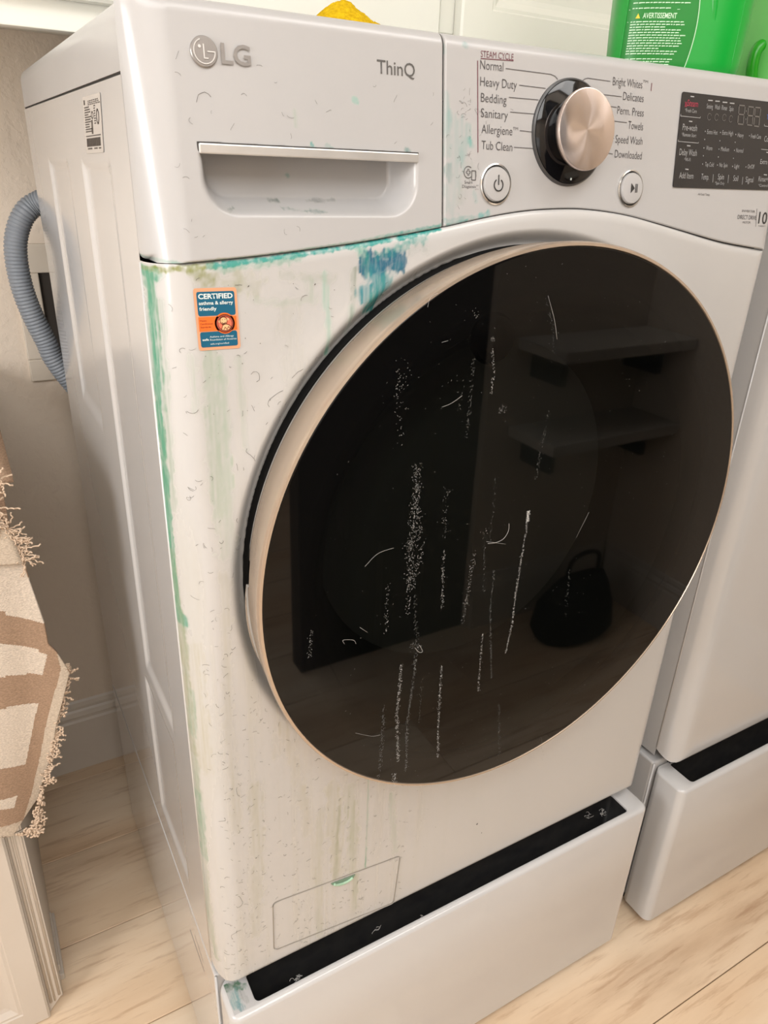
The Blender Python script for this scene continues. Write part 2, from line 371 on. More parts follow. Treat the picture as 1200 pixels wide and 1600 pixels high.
a_, b_2 = .402+2*PWD, YW
me = plank_mesh(XR-XL, b_2-a_); o = bpy.data.objects.new('plank', me); C.objects.link(o); o.parent = fl; o.location = ((XL+XR)/2, (a_+b_2)/2, 0)
def baseboard(name, p0, p1, nrm):
    prof = [(0, 0), (.014, 0), (.014, .128), (.011, .133), (.011, .1375), (.0125, .142), (.009, .152), (.006, .156), (.0062, .163), (.004, .172), (.0, .176)]
    V = []
    for p in (p0, p1):
        for d, z in prof: V.append((p[0]+nrm[0]*d, p[1]+nrm[1]*d, z+.0005))
    n = len(prof); F = [(i, i+1, n+i+1, n+i) for i in range(n-1)]+[tuple(range(n)), tuple(range(n, 2*n))[::-1]]
    return struct(pyd(name, V, F, None, M_trim, smooth=False))
baseboard('baseboard_back', (XL+.02, YW), (XR-.02, YW), (0, -1)); baseboard('baseboard_right', (XR, -1.0), (XR, YW-.02), (-1, 0))
baseboard('baseboard_nook', (1.03, -1.02), (XR-.02, -1.02), (0, 1)); baseboard('baseboard_left', (XL, YF+.02), (XL, YW-.02), (1, 0)); baseboard('baseboard_front', (XL+.02, YF), (XR-.02, YF), (0, 1))

M_added_door = noisy('added_door_black', (.016, .013, .011, 1), (.012, .010, .009, 1), 20, .5)
struct(box('added_dark_door', (.50, -1.10, .0), (1.02, -1.04, 2.10), M_added_door, bev=.003)); struct(box('wall_over_door', (.50, -1.12, 2.10), (1.02, -1.02, ZC), M_wall, bev=0))  # added dark slab, keeps the reflection in the washer door black
def added_window_side(name, y0, y1, z0, z1, x):  # unseen frame and pane, added to go with the left fill light
    t = struct(box(name, (x-.02, y0-.06, z0-.06), (x+.02, y1+.06, z1+.06), M_trim, bev=.003))
    box('pane', (x+.016, y0, z0), (x+.024, y1, z1), mat('added_window_pane', (.8, .85, .9, 1), .1), t, 0)
    boxes('added_window_frame', [((x+.02, y0, (z0+z1)/2-.015), (x+.032, y1, (z0+z1)/2+.015))], M_trim, t)
added_window_side('added_window_2', -.56, .16, 1.0, 1.66, XL)
def added_window(name, x0, x1, z0, z1, y):  # unseen frame and pane, added to go with the front fill light
    t = struct(box(name, (x0-.06, y-.02, z0-.06), (x1+.06, y+.02, z1+.06), M_trim, bev=.003))
    box('pane', (x0, y+.016, z0), (x1, y+.024, z1), mat('added_window_pane', (.8, .85, .9, 1), .1), t, 0)
    boxes('added_window_frame', [((x0, y+.02, (z0+z1)/2-.015), (x1, y+.032, (z0+z1)/2+.015)), (((x0+x1)/2-.012, y+.02, z0), ((x0+x1)/2+.012, y+.03, z1))], M_trim, t)
added_window('added_window_1', -.78, .28, .80, 1.62, YF)
# ------------------------------------------------------------------ washer and dryer
Z1, ZS, ZTOP, W, DEP = .3576, 1.1696, 1.3365, .694, .634
XC, ZC_, RG, YG = .3441, .8933, .2941, -.0665
SX = np.array([-.01, .0, .082, .170, .254, .297, .346, .408, .469, .546, .62, .714, .73]); SZ = np.array([1.1695, 1.170, 1.1745, 1.183, 1.1945, 1.2025, 1.209, 1.211, 1.206, 1.192, 1.178, 1.167, 1.166])
SX = SX*.9713-.00351; SZ = SZ*.9713+.03564; SZ[:2] = 1.1715
_xs = np.linspace(-.01, .73, 149); _zs = np.interp(_xs, SX, SZ); _k = np.hanning(19); _k /= _k.sum(); _zp = np.pad(_zs, 9, mode='edge'); _zs = np.convolve(_zp, _k, 'valid')
def seam(x): return np.interp(x, _xs, _zs)
def round_in(d, r): d = np.clip(d, 0, r); return r-np.sqrt(np.maximum(r*r-(r-d)**2, 0))
def cosspace(a, b, n, e=.05):
    """samples dense at both ends"""
    t = np.linspace(0, 1, n); k = 12; u = np.concatenate([np.linspace(0, e, k, endpoint=False)**1, np.linspace(e, 1-e, n-2*k), np.linspace(1-e, 1, k+1)[1:]]); return a+(b-a)*u
def front_surface(X, V, xc=XC, sc=1.0):
    """front sheet: X columns, V in 0..1 from bottom edge to the seam"""
    zs = seam(X)-.0002; Z = Z1+V*(zs-Z1)
    # rounded outline at the lower corners
    R = .014; dl = np.minimum(X, W-X); db = Z-Z1; cx = np.clip(R-dl, 0, None); cz = np.clip(R-db, 0, None); rr = np.hypot(cx, cz); ov = np.where((cx > 0) & (cz > 0), np.maximum(rr-R, 0), 0)
    X2 = X+np.where(ov > 0, np.sign(W/2-X)*ov*cx/np.maximum(rr, 1e-9), 0); Z2 = Z+np.where(ov > 0, ov*cz/np.maximum(rr, 1e-9), 0)
    d_side = np.minimum(X2, W-X2)
    d_bot = np.where((cx > 0) & (cz > 0), np.maximum(R-rr, 0), Z2-Z1)
    Y = Y0+np.maximum(round_in(d_side, .030)/.030*.036, round_in(d_bot, .010)*.9)
    d_top = zs-Z2; Y = np.maximum(Y, Y0+round_in(d_top, .009)/.009*.0042)
    rho = np.hypot(X2-xc, Z2-ZC_)/sc
    Y = Y - .0012*np.exp(-((rho-.305)/.016)**2)*(d_top > 0) + .010*sm((.3025-rho)/.015) + .05*sm((.287-rho)/.004)
    return X2, Y, Z2
def build_front(parent, ox, nx, nz, m, name='front_panel'):
    x = cosspace(0, W, nx, .035) if ox else np.concatenate([np.linspace(0, .004, 8, endpoint=False), np.linspace(.004, .026, 56, endpoint=False), np.linspace(.026, W-.022, nx), np.linspace(W-.022, W, 14)[1:]])
    v = np.concatenate([np.linspace(0, .02, 10, endpoint=False), np.linspace(.02, .965, nz), np.linspace(.965, 1, 12 if ox else 36)[1:]])
    X, V = np.meshgrid(x, v); X2, Y, Z = front_surface(X, V) if ox == 0 else front_surface(X, V, .405, .84)
    o = grid(name, np.stack([X2+ox, Y, Z], -1), parent, m); return o, X2, Y, Z
def side_depth(Y, Z):
    f = lambda yr, yf, zt, zb, d: d*np.minimum(np.minimum(sm((yr-Y)/.007), sm((Y-yf)/.022)), np.minimum(sm((zt-Z)/.010), sm((Z-zb)/.02)))
    return f(.222, .088, 1.236, .662, .0030)+f(.452, .305, 1.234, .945, .0028)+f(.242, .10+.0*Y, .640, .405, .0030)
def build_side(parent, x, sgn, m, ny, nz, emboss=True, name='side_panel'):
    yy = np.concatenate([np.linspace(.0195, .03, 4), np.linspace(.031, DEP-.012, ny), np.linspace(DEP-.012, DEP, 6)[1:]]); zz = np.linspace(Z1-.002, 1.2895, nz)
    Y, Z = np.meshgrid(yy, zz); D = side_depth(Y, Z) if emboss else 0*Y
    D = D+round_in(DEP-Y, .012)
    return grid(name, np.stack([x-sgn*D*-1 if False else x+(-sgn)*D, Y, Z], -1), parent, m, flip=(sgn > 0))
def panel_surface(x0, x1, X, V, left, right):
    """upper front: from the seam to the top edge, leaning back, rounded over"""
    zb = seam(X)+.0004; zt = ZTOP; Z = zb+V*(zt-zb)
    R = .006; ex0 = X-x0 if left else 9+0*X; ex1 = x1-X if right else 9+0*X; dl = np.minimum(ex0, ex1); db = Z-zb
    cx = np.clip(R-dl, 0, None); cz = np.clip(R-db, 0, None); rr = np.hypot(cx, cz); both = (cx > 0) & (cz > 0); ov = np.where(both, np.maximum(rr-R, 0), 0)
    sg = np.where(ex0 < ex1, 1, -1); X2 = X+ov*sg*cx/np.maximum(rr, 1e-9); Z2 = Z+ov*cz/np.maximum(rr, 1e-9)
    d = np.where(both, np.maximum(R-rr, 0), dl); d = np.minimum(d, dl)
    t = np.where(both, np.maximum(R-rr, 0), Z2-zb)
    Y = tilt(Z2)+np.maximum(round_in(d, .030)/.030*(.0202-tilt(Z2)), round_in(t, .0014))+round_in(zt-Z2, .010)*(d > .03)+round_in(zt-Z2, .010)*(d <= .03)*np.clip(d/.03, 0, 1)
    Y[-1, :] = .0215
    # tiny roll-in along the split between drawer and panel
    if not right: Y = Y+round_in(x1-X2, .0022)
    if not left: Y = Y+round_in(X2-x0, .0022)
    return X2, Y, Z2
HX0, HX1, HZ0, HZ1 = .0407, .2179, 1.2036, 1.2502      # drawer grip hollow
def fpan(a, b, h): return (a, float(tilt(b))-.0003-h, b)
def ffront(a, b, h): return (a, Y0-.0003-h, b)
XSPL = .2427

def build_door(parent, ox, detailed=True):
    n = 192 if detailed else 64; k_ = 1.0 if detailed else .84
    c = ((XC if detailed else .405)+ox, 0, ZC_); ax = (0, -1, 0); sp = lambda P: [(r*k_, h) for r, h in P]
    # angles measured from +x, z up ; e2 = ax x e1
    def notch(th, i, r, h):
        deg = (math.degrees(th)) % 360
        if i <= 3:
            for d0, wd, dep in ((175.0, 2.2, .022), (199.5, 1.6, .016)):
                q = abs(((deg-d0+180) % 360)-180)
                if q < wd*1.3: h = max(h, .020+dep*min(1, (wd*1.3-q)/(wd*.5)))
            if 177.5 < deg < 198 and i <= 1: r = r+.004*math.sin((deg-177.5)/20.5*PI)**.5
        return r, h
    bz = lathe('bezel', sp([(.2855, .021), (.2885, .021), (.2902, .026), (.2908, .030), (.2922, .034), (.2940, .050), (.2956, .060), (.2958, .0635), (.2948, .0662), (.2925, .0668), (.2920, .0655)]), c, ax, M_bezel, parent, n, notch if detailed else None)
    bz.name = 'door'
    lathe('bezel_back', sp([(.2800, .022), (.2885, .0205), (.2904, .0262)]), c, ax, M_bezel_rear, bz, n, (lambda th, i, r, h: notch(th, i, r, h)) if detailed else None)
    lathe('door_seal', sp([(.250, .012), (.2850, .012), (.2875, .008), (.2885, .003), (.2888, -.012)]), c, ax, M_seal, parent, 96)
    lathe('seal_sleeve', sp([(.2800, -.004), (.2800, .040), (.2700, .052)]), c, ax, M_seal, parent, 96)
    g = lathe('door_glass', sp([(0, .0662), (.15, .0662), (.2900, .0662), (.2906, .0662), (.2912, .0662), (.2921, .0655), (.2921, .058)]), c, ax, M_pane, bz, n)
    recenter(g, (c[0], -.0662, c[2]))
    lathe('inner_bowl', sp([(.262, .050), (.235, .045), (.215, .02), (.20, -.03), (.185, -.06), (.15, -.085), (.08, -.098), (0, -.10)]), c, ax, M_bowl, bz, 64)
    return bz

def build_appliance(name, label, ox, detailed):
    t = thing(name, label, 'washer' if detailed else 'dryer', (ox+W/2, DEP/2, Z1-.005))
    fp, X, Y, Z = build_front(t, ox, 330 if detailed else 90, 360 if detailed else 100, M_stain if detailed else M_white)
    if detailed: stain_front(fp, X, Z)
    build_side(t, ox, -1, M_white, 190 if detailed else 30, 300 if detailed else 40)
    build_side(t, ox+W, 1, M_white, 30, 40)
    # bead along the side / front joint
    for sx, s in ((ox, 1), (ox+W, -1)):
        tube('joint_bead', [(sx+s*.0005, .0195, Z1+.016), (sx+s*.0003, .0195, .8), (sx+s*.0003, .0195, 1.1705)], .0013, M_white, t, 8)
    box('rear_panel', (ox+.012, DEP-.006, Z1), (ox+W-.012, DEP+.004, 1.30), M_white, t, .002)
    box('bottom_plate', (ox+.014, .016, Z1-.001), (ox+W-.014, DEP-.008, Z1+.003), M_gap, t, 0)
    for fx in (.07, W-.07):
        for fy in (.09, DEP-.07): lathe('foot', [(0, 0), (.022, 0), (.022, .009), (0, .009)], (ox+fx, fy, Z1-.0078), (0, 0, 1), M_black, t, 20)
    # lid
    bm = bmesh.new(); bmesh.ops.create_cube(bm, size=1)
    a, b = (ox, .0203, 1.2915), (ox+W, DEP+.004, ZTOP)
    for v in bm.verts: v.co = Vector([(a[i]+b[i])/2+v.co[i]*(b[i]-a[i]) for i in range(3)])
    ed = [e for e in bm.edges if abs(e.verts[0].co.z-e.verts[1].co.z) > .01 and e.verts[0].co.y > .3]
    bmesh.ops.bevel(bm, geom=ed, offset=.026, segments=8, profile=.5, affect='EDGES')
    ed = [e for e in bm.edges if min(e.verts[0].co.z, e.verts[1].co.z) > 1.33 and max(e.verts[0].co.y, e.verts[1].co.y) > .03]
    bmesh.ops.bevel(bm, geom=ed, offset=.016, segments=6, profile=.5, affect='EDGES')
    me = bpy.data.meshes.new('top_lid'); bm.to_mesh(me); bm.free(); o = link('top_lid', me, t, M_plastic); me.polygons.foreach_set('use_smooth', [True]*len(me.polygons)); me.set_sharp_from_angle(angle=math.radians(35))
    boxes('lid_joint', [((ox+.0018, .024, 1.286), (ox+W-.003, DEP-.01, 1.2935))], M_gap, t, 0)
    # back face of the panel gap (dark line of the seam)
    xs = np.linspace(.03, W-.03, 100); P = np.array([[(ox+x, Y0+.006, seam(x)-.006) for x in xs], [(ox+x, Y0+.006, seam(x)+.006) for x in xs]]); grid('panel_seam', P, t, M_gap)
    build_door(t, ox, detailed)
    return t

# ---- stains: each stroke is a dried drip or smear with its own colour
def seg_dist(X, Z, P):
    D = np.full(X.shape, 9.0); T = np.zeros(X.shape); tot = 0
    ls = [math.dist(P[i], P[i+1]) for i in range(len(P)-1)]; s = sum(ls) or 1
    for i in range(len(P)-1):
        (ax, az), (bx, bz) = P[i], P[i+1]; l2 = max((bx-ax)**2+(bz-az)**2, 1e-12)
        u = np.clip(((X-ax)*(bx-ax)+(Z-az)*(bz-az))/l2, 0, 1); d = np.hypot(X-ax-u*(bx-ax), Z-az-u*(bz-az))
        T = np.where(d < D, (tot+u*ls[i])/s, T); D = np.minimum(D, d); tot += ls[i]
    return D, T
GREEN, TEAL, BLUE, OLIVE, PALE, GREY, YEL = (0.066, 0.277, 0.178), (0.020, 0.264, 0.238), (.014, .115, .190), (0.198, 0.218, 0.040), (0.330, 0.409, 0.317), (0.251, 0.251, 0.218), (0.409, 0.370, 0.264)
def strokes_apply(X, Z, lst, conv):
    col = np.tile(np.array([.6, .62, .5]), (X.size, 1)); al = np.zeros(X.size); x = X.reshape(-1); z = Z.reshape(-1)
    for k, (pts, wd, c, op, rag) in enumerate(lst):
        P = [tuple(conv(*p)) for p in pts]; D, T = seg_dist(x, z, P)
        n = vn(x, z, 300, 110, 20+k)*.6+vn(x, z, 700, 260, 50+k)*.4; wl = wd*(1-rag+2*rag*n)
        a = op*sm((wl-D)/(wd*.7)+.3)*((.25+1.25*vn(x, z, 1500, 24, 90+k)**1.3) if abs(P[-1][1]-P[0][1]) > 1.2*abs(P[-1][0]-P[0][0]) else (.15+1.1*vn(x, z, 330, 330, 90+k)+.3*vn(x, z, 900, 900, 91+k))); a = np.where(D < wd*2.2, a, 0)
        m = a > 0; w2 = np.clip(a/(al+a+1e-6), 0, 1)[:, None]*m[:, None]; col = col*(1-w2)+np.array(c)*w2; al = np.clip(al+a*(1-al), 0, 1)
    return col, al
def stain_front(o, X, Z):
    def cv(u, v):
        y = Y0
        for _ in range(14): p = on(1, y, u, v); y = .5*y+.5*(Y0+float(round_in(max(p[0], 0), .03))/.03*.036)
        return max(p[0], .0), p[2]
    st = [
     ([(226, 419), (245, 420), (300, 419), (330, 415)], .0026, OLIVE, .85, .7), ([(300, 424), (318, 432), (326, 440)], .004, OLIVE, .6, .8), ([(228, 424), (240, 428)], .005, GREEN, .95, .5),
     ([(330, 416), (400, 408), (470, 398), (560, 384), (640, 370), (690, 357)], .0022, TEAL, 1.3, .75), ([(340, 419), (400, 412), (470, 402)], .004, GREEN, .45, .8),
     ([(562, 388), (570, 404), (574, 424)], .0045, (0.033, 0.330, 0.238), .7, .8), ([(572, 412), (600, 410), (622, 408)], .0085, BLUE, 1.8, .7), ([(590, 400), (610, 395), (640, 380), (665, 372)], .004, TEAL, .6, .8),
     ([(585, 430), (595, 440), (580, 455), (572, 462)], .008, (0.033, 0.224, 0.264), 1.2, .9), ([(600, 440), (590, 465), (582, 482)], .007, (0.040, 0.251, 0.238), 1.0, .9), ([(580, 460), (578, 485)], .004, (0.066, 0.330, 0.264), .5, .8), ([(620, 412), (612, 430), (600, 450)], .004, (0.053, 0.238, 0.277), .4, .9),
     ([(230, 424), (238, 500), (249, 640), (258, 740), (265, 840), (274, 900), (282, 972)], .0016, GREEN, 1.15, .7), ([(238, 430), (246, 520), (255, 640)], .0022, (0.12, 0.28, 0.19), .8, .7), ([(250, 470), (256, 560), (264, 680), (272, 800)], .0022, (0.224, 0.317, 0.238), .5, .8), ([(281, 960), (282, 970)], .0045, (0.020, 0.264, 0.172), .9, .2),
     ([(266, 860), (284, 980), (296, 1120), (305, 1180)], .0022, (0.277, 0.290, 0.185), .5, .8), ([(284, 980), (296, 1140), (304, 1200), (316, 1330), (330, 1460), (340, 1500)], .0026, (0.238, 0.317, 0.224), .55, .7), ([(300, 1080), (303, 1150)], .0025, GREEN, .5, .5), ([(312, 1240), (320, 1340)], .0024, GREEN, .45, .7),
     ([(320, 470), (326, 560), (336, 700), (345, 800)], .006, PALE, .42, .8), ([(345, 560), (352, 640), (360, 760)], .003, (0.317, 0.422, 0.317), .45, .7), ([(330, 555), (338, 660), (348, 780), (356, 860)], .009, PALE, .4, .8), ([(372, 560), (385, 700)], .003, PALE, .3, .8), ([(300, 560), (306, 640)], .004, PALE, .25, .8),
     ([(508, 430), (512, 500), (514, 552)], .0035, (0.277, 0.475, 0.383), .5, .6), ([(514, 545), (515, 555)], .003, (0.033, 0.363, 0.238), .75, .3), ([(552, 420), (551, 470), (548, 500)], .0028, (0.238, 0.277, 0.224), .6, .8), ([(548, 480), (545, 520)], .003, (0.297, 0.436, 0.363), .4, .7), ([(484, 440), (488, 470)], .004, PALE, .35, .8), ([(440, 430), (520, 436)], .004, (0.330, 0.363, 0.297), .3, .9), ([(400, 470), (440, 474), (480, 470)], .003, PALE, .3, .9),
     ([(320, 445), (360, 440), (400, 446)], .008, (0.330, 0.343, 0.224), .35, .9), ([(370, 430), (374, 450)], .004, OLIVE, .3, .8), ([(640, 395), (655, 385), (668, 396)], .003, (0.264, 0.297, 0.277), .35, .9), ([(655, 430), (660, 440)], .006, GREY, .3, .9),
     ([(520, 1230), (524, 1300), (528, 1370)], .010, (0.396, 0.383, 0.264), .4, .8), ([(576, 1215), (574, 1280), (571, 1355)], .0016, GREEN, .6, .4), ([(545, 1230), (552, 1300), (548, 1368)], .008, (0.330, 0.356, 0.238), .45, .8), ([(530, 1260), (524, 1372)], .003, (0.238, 0.264, 0.158), .45, .8), ([(400, 1230), (402, 1330), (400, 1460)], .008, (0.383, 0.376, 0.277), .35, .8), ([(556, 1370), (553, 1420)], .005, (0.330, 0.363, 0.251), .45, .8), ([(610, 1240), (618, 1330)], .005, PALE, .3, .8), ([(500, 1270), (498, 1380), (500, 1460)], .005, (0.370, 0.376, 0.277), .35, .8),
     ([(430, 1000), (432, 1180)], .005, (0.409, 0.396, 0.304), .3, .8), ([(350, 900), (356, 1100), (372, 1300)], .006, (0.409, 0.396, 0.304), .3, .8), ([(300, 1010), (318, 1200)], .008, (0.409, 0.383, 0.277), .35, .8), ([(440, 1130), (470, 1230), (480, 1300)], .006, (0.409, 0.383, 0.277), .3, .8), ([(450, 480), (460, 640)], .010, (0.422, 0.422, 0.363), .25, .9)]
    col, al = strokes_apply(X, Z, st, cv); x = X.reshape(-1); z = Z.reshape(-1)
    # overall yellowing grime in faint vertical runs, stronger on the lower left
    run = vn(x, z, 90, 6, 3)*.55+vn(x, z, 260, 10, 4)*.45; g = np.clip(run-.38, 0, 1)*.55*sm((.40-x)/.35+.15)*sm((1.17-z)/.3)
    w2 = (g/(al+g+1e-6))[:, None]; col = col*(1-w2)+np.array([.44, .42, .31])*w2; al = np.clip(al+g*(1-al), 0, 1)
    set_stain(o, col, al)

washer = build_appliance('washing_machine', 'white front-loading washer with green detergent stains, nearest the camera on its own pedestal', 0, True)
dryer = build_appliance('dryer', 'clean white dryer at the right edge, beside the stained washer', .766, False)
tag(washer, cat='washer'); tag(dryer, cat='dryer')

# ---- detergent drawer front with grip hollow, and control panel
x = np.concatenate([np.linspace(0, .03, 26, endpoint=False), np.linspace(.03, XSPL-.004, 170), np.linspace(XSPL-.004, XSPL-.0006, 8)[1:]]); v = np.concatenate([np.linspace(0, .05, 10, endpoint=False), np.linspace(.05, .85, 120, endpoint=False), np.linspace(.85, 1, 24)])
X, V = np.meshgrid(x, v); X2, Y, Z = panel_surface(0, XSPL-.0006, X, V, True, False)
ins = rsdf(X2, Z, HX0, HZ0, HX1, HZ1+.024, .026); hol = np.where(Z < HZ1, ins, -1)
Y = Y+.028*sm(hol/.013)*sm((HZ1+.002-Z)/.003)
drw = grid('detergent_drawer', np.stack([X2, Y, Z], -1), washer, M_stain_pl)
cvp = lambda u, v_: onpanel(u, v_)[[0, 2]]
c_, a_l = strokes_apply(X2, Z, [([(553, 155), (557, 158)], .0022, (0.198, 0.436, 0.363), .55, .5), ([(460, 175), (462, 196)], .002, PALE, .3, .5), ([(487, 225), (492, 232)], .0018, TEAL, .5, .8), ([(510, 228), (520, 232)], .0018, (0.132, 0.297, 0.264), .5, .8), ([(634, 234), (640, 237)], .002, (0.066, 0.198, 0.185), .5, .6), ([(470, 275), (473, 277)], .0018, TEAL, .35, .6), ([(440, 315), (452, 317)], .002, (0.132, 0.165, 0.145), .6, .9), ([(500, 317), (545, 315)], .0013, (0.165, 0.178, 0.165), .5, .9), ([(360, 330), (372, 326)], .0012, (0.132, 0.165, 0.145), .5, .9), ([(450, 326), (480, 331), (515, 332)], .0012, (0.132, 0.198, 0.185), .5, .9),
   ([(232, 408), (300, 413), (400, 401), (560, 377), (688, 352)], .0012, (0.132, 0.304, 0.238), .5, .8), ([(340, 405), (352, 408)], .002, OLIVE, .3, .8), ([(600, 370), (640, 362), (690, 352)], .0018, TEAL, .5, .8)], cvp)
set_stain(drw, c_, a_l)
trim = boxes('grip_trim', [((HX0+.0003, float(tilt(1.2475))-.0022, 1.2440), (HX1-.0003, float(tilt(1.2475))+.012, 1.2506))], M_chrome, drw, .0009)
boxes('grip_trim_gap', [((HX0-.0006, float(tilt(1.2475))-.0002, 1.2439), (HX1+.0006, float(tilt(1.2475))+.010, 1.2514))], M_gap, drw, .0004)
0 and tube('grip_lip', [(HX0+.003+(HX1-HX0-.006)*k/12, float(tilt(1.243))+.003, 1.2418-.0016*math.sin(PI*k/12)) for k in range(13)], .0012, M_stain_pl, drw, 6)
x = np.concatenate([np.linspace(XSPL+.0006, XSPL+.005, 8, endpoint=False), np.linspace(XSPL+.005, W-.024, 200), np.linspace(W-.024, W, 16)[1:]])
X, V = np.meshgrid(x, v); X2, Y, Z = panel_surface(XSPL+.0006, W, X, V, False, True)
cpn = grid('control_panel', np.stack([X2, Y, Z], -1), washer, M_stain_pl)
TL = (.20, .37, .35)
c_, a_l = strokes_apply(X2, Z, [([(698, 150), (700, 240)], .004, TL, .3, .9), ([(700, 262), (702, 282)], .0035, (0.066, 0.224, 0.211), .55, .8), ([(714, 195), (712, 260), (706, 330)], .007, TL, .28, .95), ([(734, 218), (738, 228)], .0028, (0.066, 0.370, 0.317), .7, .5), ([(730, 200), (722, 250)], .004, TL, .4, .9), ([(740, 300), (744, 315)], .003, (0.198, 0.396, 0.383), .4, .8), ([(750, 338), (762, 334)], .003, (0.040, 0.330, 0.317), .55, .7), ([(697, 345), (740, 340)], .002, TEAL, .35, .9), ([(727, 70), (730, 71)], .0028, TEAL, .4, .6), ([(692, 66), (696, 80)], .002, TL, .4, .9), ([(702, 180), (698, 210)], .003, TL, .3, .9), ([(735, 260), (718, 310)], .006, (0.330, 0.363, 0.330), .3, .9), ([(700, 352), (730, 344)], .0016, TEAL, .5, .8)], cvp)
set_stain(cpn, c_, a_l)
boxes('drawer_gap', [((XSPL-.003, .026, 1.196), (XSPL+.003, .030, 1.334))], M_gap, washer, 0)
# ---- the dryer's own upper panel (only its edge could be seen past the washer)
xd = cosspace(0, W, 60, .05); vd = np.concatenate([np.linspace(0, .85, 16, endpoint=False), np.linspace(.85, 1, 12)]); Xd, Vd = np.meshgrid(xd, vd); X2, Y, Z = panel_surface(0, W, Xd, Vd, True, True)
dpn = grid('control_panel', np.stack([X2+.766, Y, Z], -1), dryer, M_plastic)
# ---- dial
PN = Vector((0, -1, KT)).normalized()
def pp(x, z, h=0): return Vector((x, float(tilt(z)), z))+PN*h
dc = pp(.766+.3758, 1.2726); lathe('dial_base', [(.042, 0), (.040, .004), (.030, .0065), (.026, .008)], dc, PN, M_gloss, dpn, 48); lathe('dial', [(.029, .004), (.0314, .0172), (.0322, .0210), (.0312, .0222), (0, .0222)], dc, PN, M_knobside, dpn, 48)
prism('display', rrect(.766+.5137, 1.2319, .766+.672, 1.3146, .002), lambda a, b, h: (a, float(tilt(b))-.0004-h, b), .0006, M_display, dryer)
kc = pp(.3758, 1.2726)
lathe('dial_ring', [(0.0432, -.001), (0.0427, .0016), (0.0412, .0026), (0.0407, .0016)], kc, PN, mat('dial_ring_grey', (.05, .05, .052, 1), .3), cpn, 72)
lathe('dial_base', [(0.0411, .0), (0.0407, .0030), (0.0369, .0048), (0.0291, .0065), (0.0252, .0080)], kc, PN, M_gloss, cpn, 72)
lathe('dial_core', [(.0262, .004), (.0285, .0110), (.0296, .0165)], kc, PN, M_gloss, cpn, 72)
kn = lathe('dial', [(.0290, .0160), (.0314, .0172), (.0321, .0195), (.0322, .0210), (.0318, .0222)], kc, PN, M_knobside, cpn, 72)
kf = lathe('dial_face', [(0.0318, .0222), (0.0308, .0226), (0.0155, .0223), (0.0000, .0222)], kc, PN, M_knob, cpn, 72)
kf.data.transform(Matrix.Translation(-kc)); _R = PN.to_track_quat('Z', 'Y').to_matrix().to_4x4(); kf.data.transform(_R.inverted()); kf.matrix_parent_inverse = Matrix.Identity(4)
_pl = Vector(world_loc(cpn)); kf.location = kc-_pl; kf.rotation_euler = _R.to_euler()
tube('dial_marker', [pp(.3758, 1.2726-.0380, .0052), pp(.3758, 1.2726-.0362, .0056)], .0008, M_paper, cpn, 6)
for nm, (bx, bz) in (('power_button', (.2955, 1.2299)), ('start_button', (.4559, 1.2296))):
    c = pp(bx, bz); lathe('button_ring', [(.0163, -.001), (.0163, .0012), (.0152, .0017), (.0148, .0008), (.0143, -.001)], c, PN, M_ring, cpn, 48)
    lathe('button_gap', [(.0146, .0004), (.0134, .0004)], c, PN, M_gap, cpn, 48)
    bt = lathe(nm, [(.0136, .0), (.0136, .0022), (.0130, .0034), (.008, .0042), (0, .0044)], c, PN, M_plastic, cpn, 48)
    fb = lambda a, b, h, bx=bx, bz=bz: pp(bx+a, bz+b, .0047-.03*(a*a+b*b)*.0+h)
    if nm == 'power_button':
        multi_prism('power_symbol', line_poly([(.0046*math.sin(t), .0046*math.cos(t)-.0008) for t in np.linspace(.6, 2*PI-.6, 22)], .0009)+line_poly([(0, .0068), (0, -.0006)], .0009), fb, .0002, M_dprint, cpn)
    else:
        multi_prism('play_symbol', [[(-.0035, .0042), (-.0035, -.0042), (.0012, 0)]]+line_poly([(.0026, .0036), (.0026, -.0036)], .0008)+line_poly([(.0044, .0036), (.0044, -.0036)], .0008), fb, .0002, M_dprint, cpn)
# ---- printing on the panel
def pt(s, u0, v0, u1, v1, cap, m=None, weight=-.006, parent=None):
    a, b = onpanel(u0, v0), onpanel(u1, v1); letters('lettering', s, fpan, a[0], a[2], b[0]-a[0], cap, m or M_print, parent or cpn, weight, (b[2]-a[2])/(b[0]-a[0])*.5)
def plines(name, segs, wd, m, parent=None):
    if len(segs) > 1:
        for s in segs: plines(name, [s], wd, m, parent)
        return
    P = []
    for s in segs: P += line_poly([tuple(onpanel(*p)[[0, 2]]) for p in s], wd)
    return multi_prism(name, P, fpan, .0001, m, parent or cpn)
rows_l = [('Normal', 750, 108, 786, 111), ('Heavy Duty', 750, 134, 807, 139), ('Bedding', 751, 159, 791, 163), ('Sanitary', 751, 183, 793, 187), ('Allergiene', 752, 208, 800, 212), ('Tub Clean', 752, 233, 800, 237)]
for r in rows_l: pt(*r, .0066)
pt('TM', 801, 203, 809, 203, .0022)
pt('STEAM CYCLE', 751, 89, 802, 93, .0046, M_red)
plines('underline', [[(751, 91.3), (802, 95)]], .0005, M_red)
for r in [('Bright Whites', 957, 133, 1003, 138), ('Delicates', 973, 156, 1005, 160), ('Perm. Press', 964, 178, 1005, 183), ('Towels', 981, 201, 1004, 205), ('Speed Wash', 961, 223, 1003, 227), ('Downloaded', 960, 246, 1002, 250)]: pt(*r, .0066)
pt('TM', 1004, 129, 1012, 130, .0022)
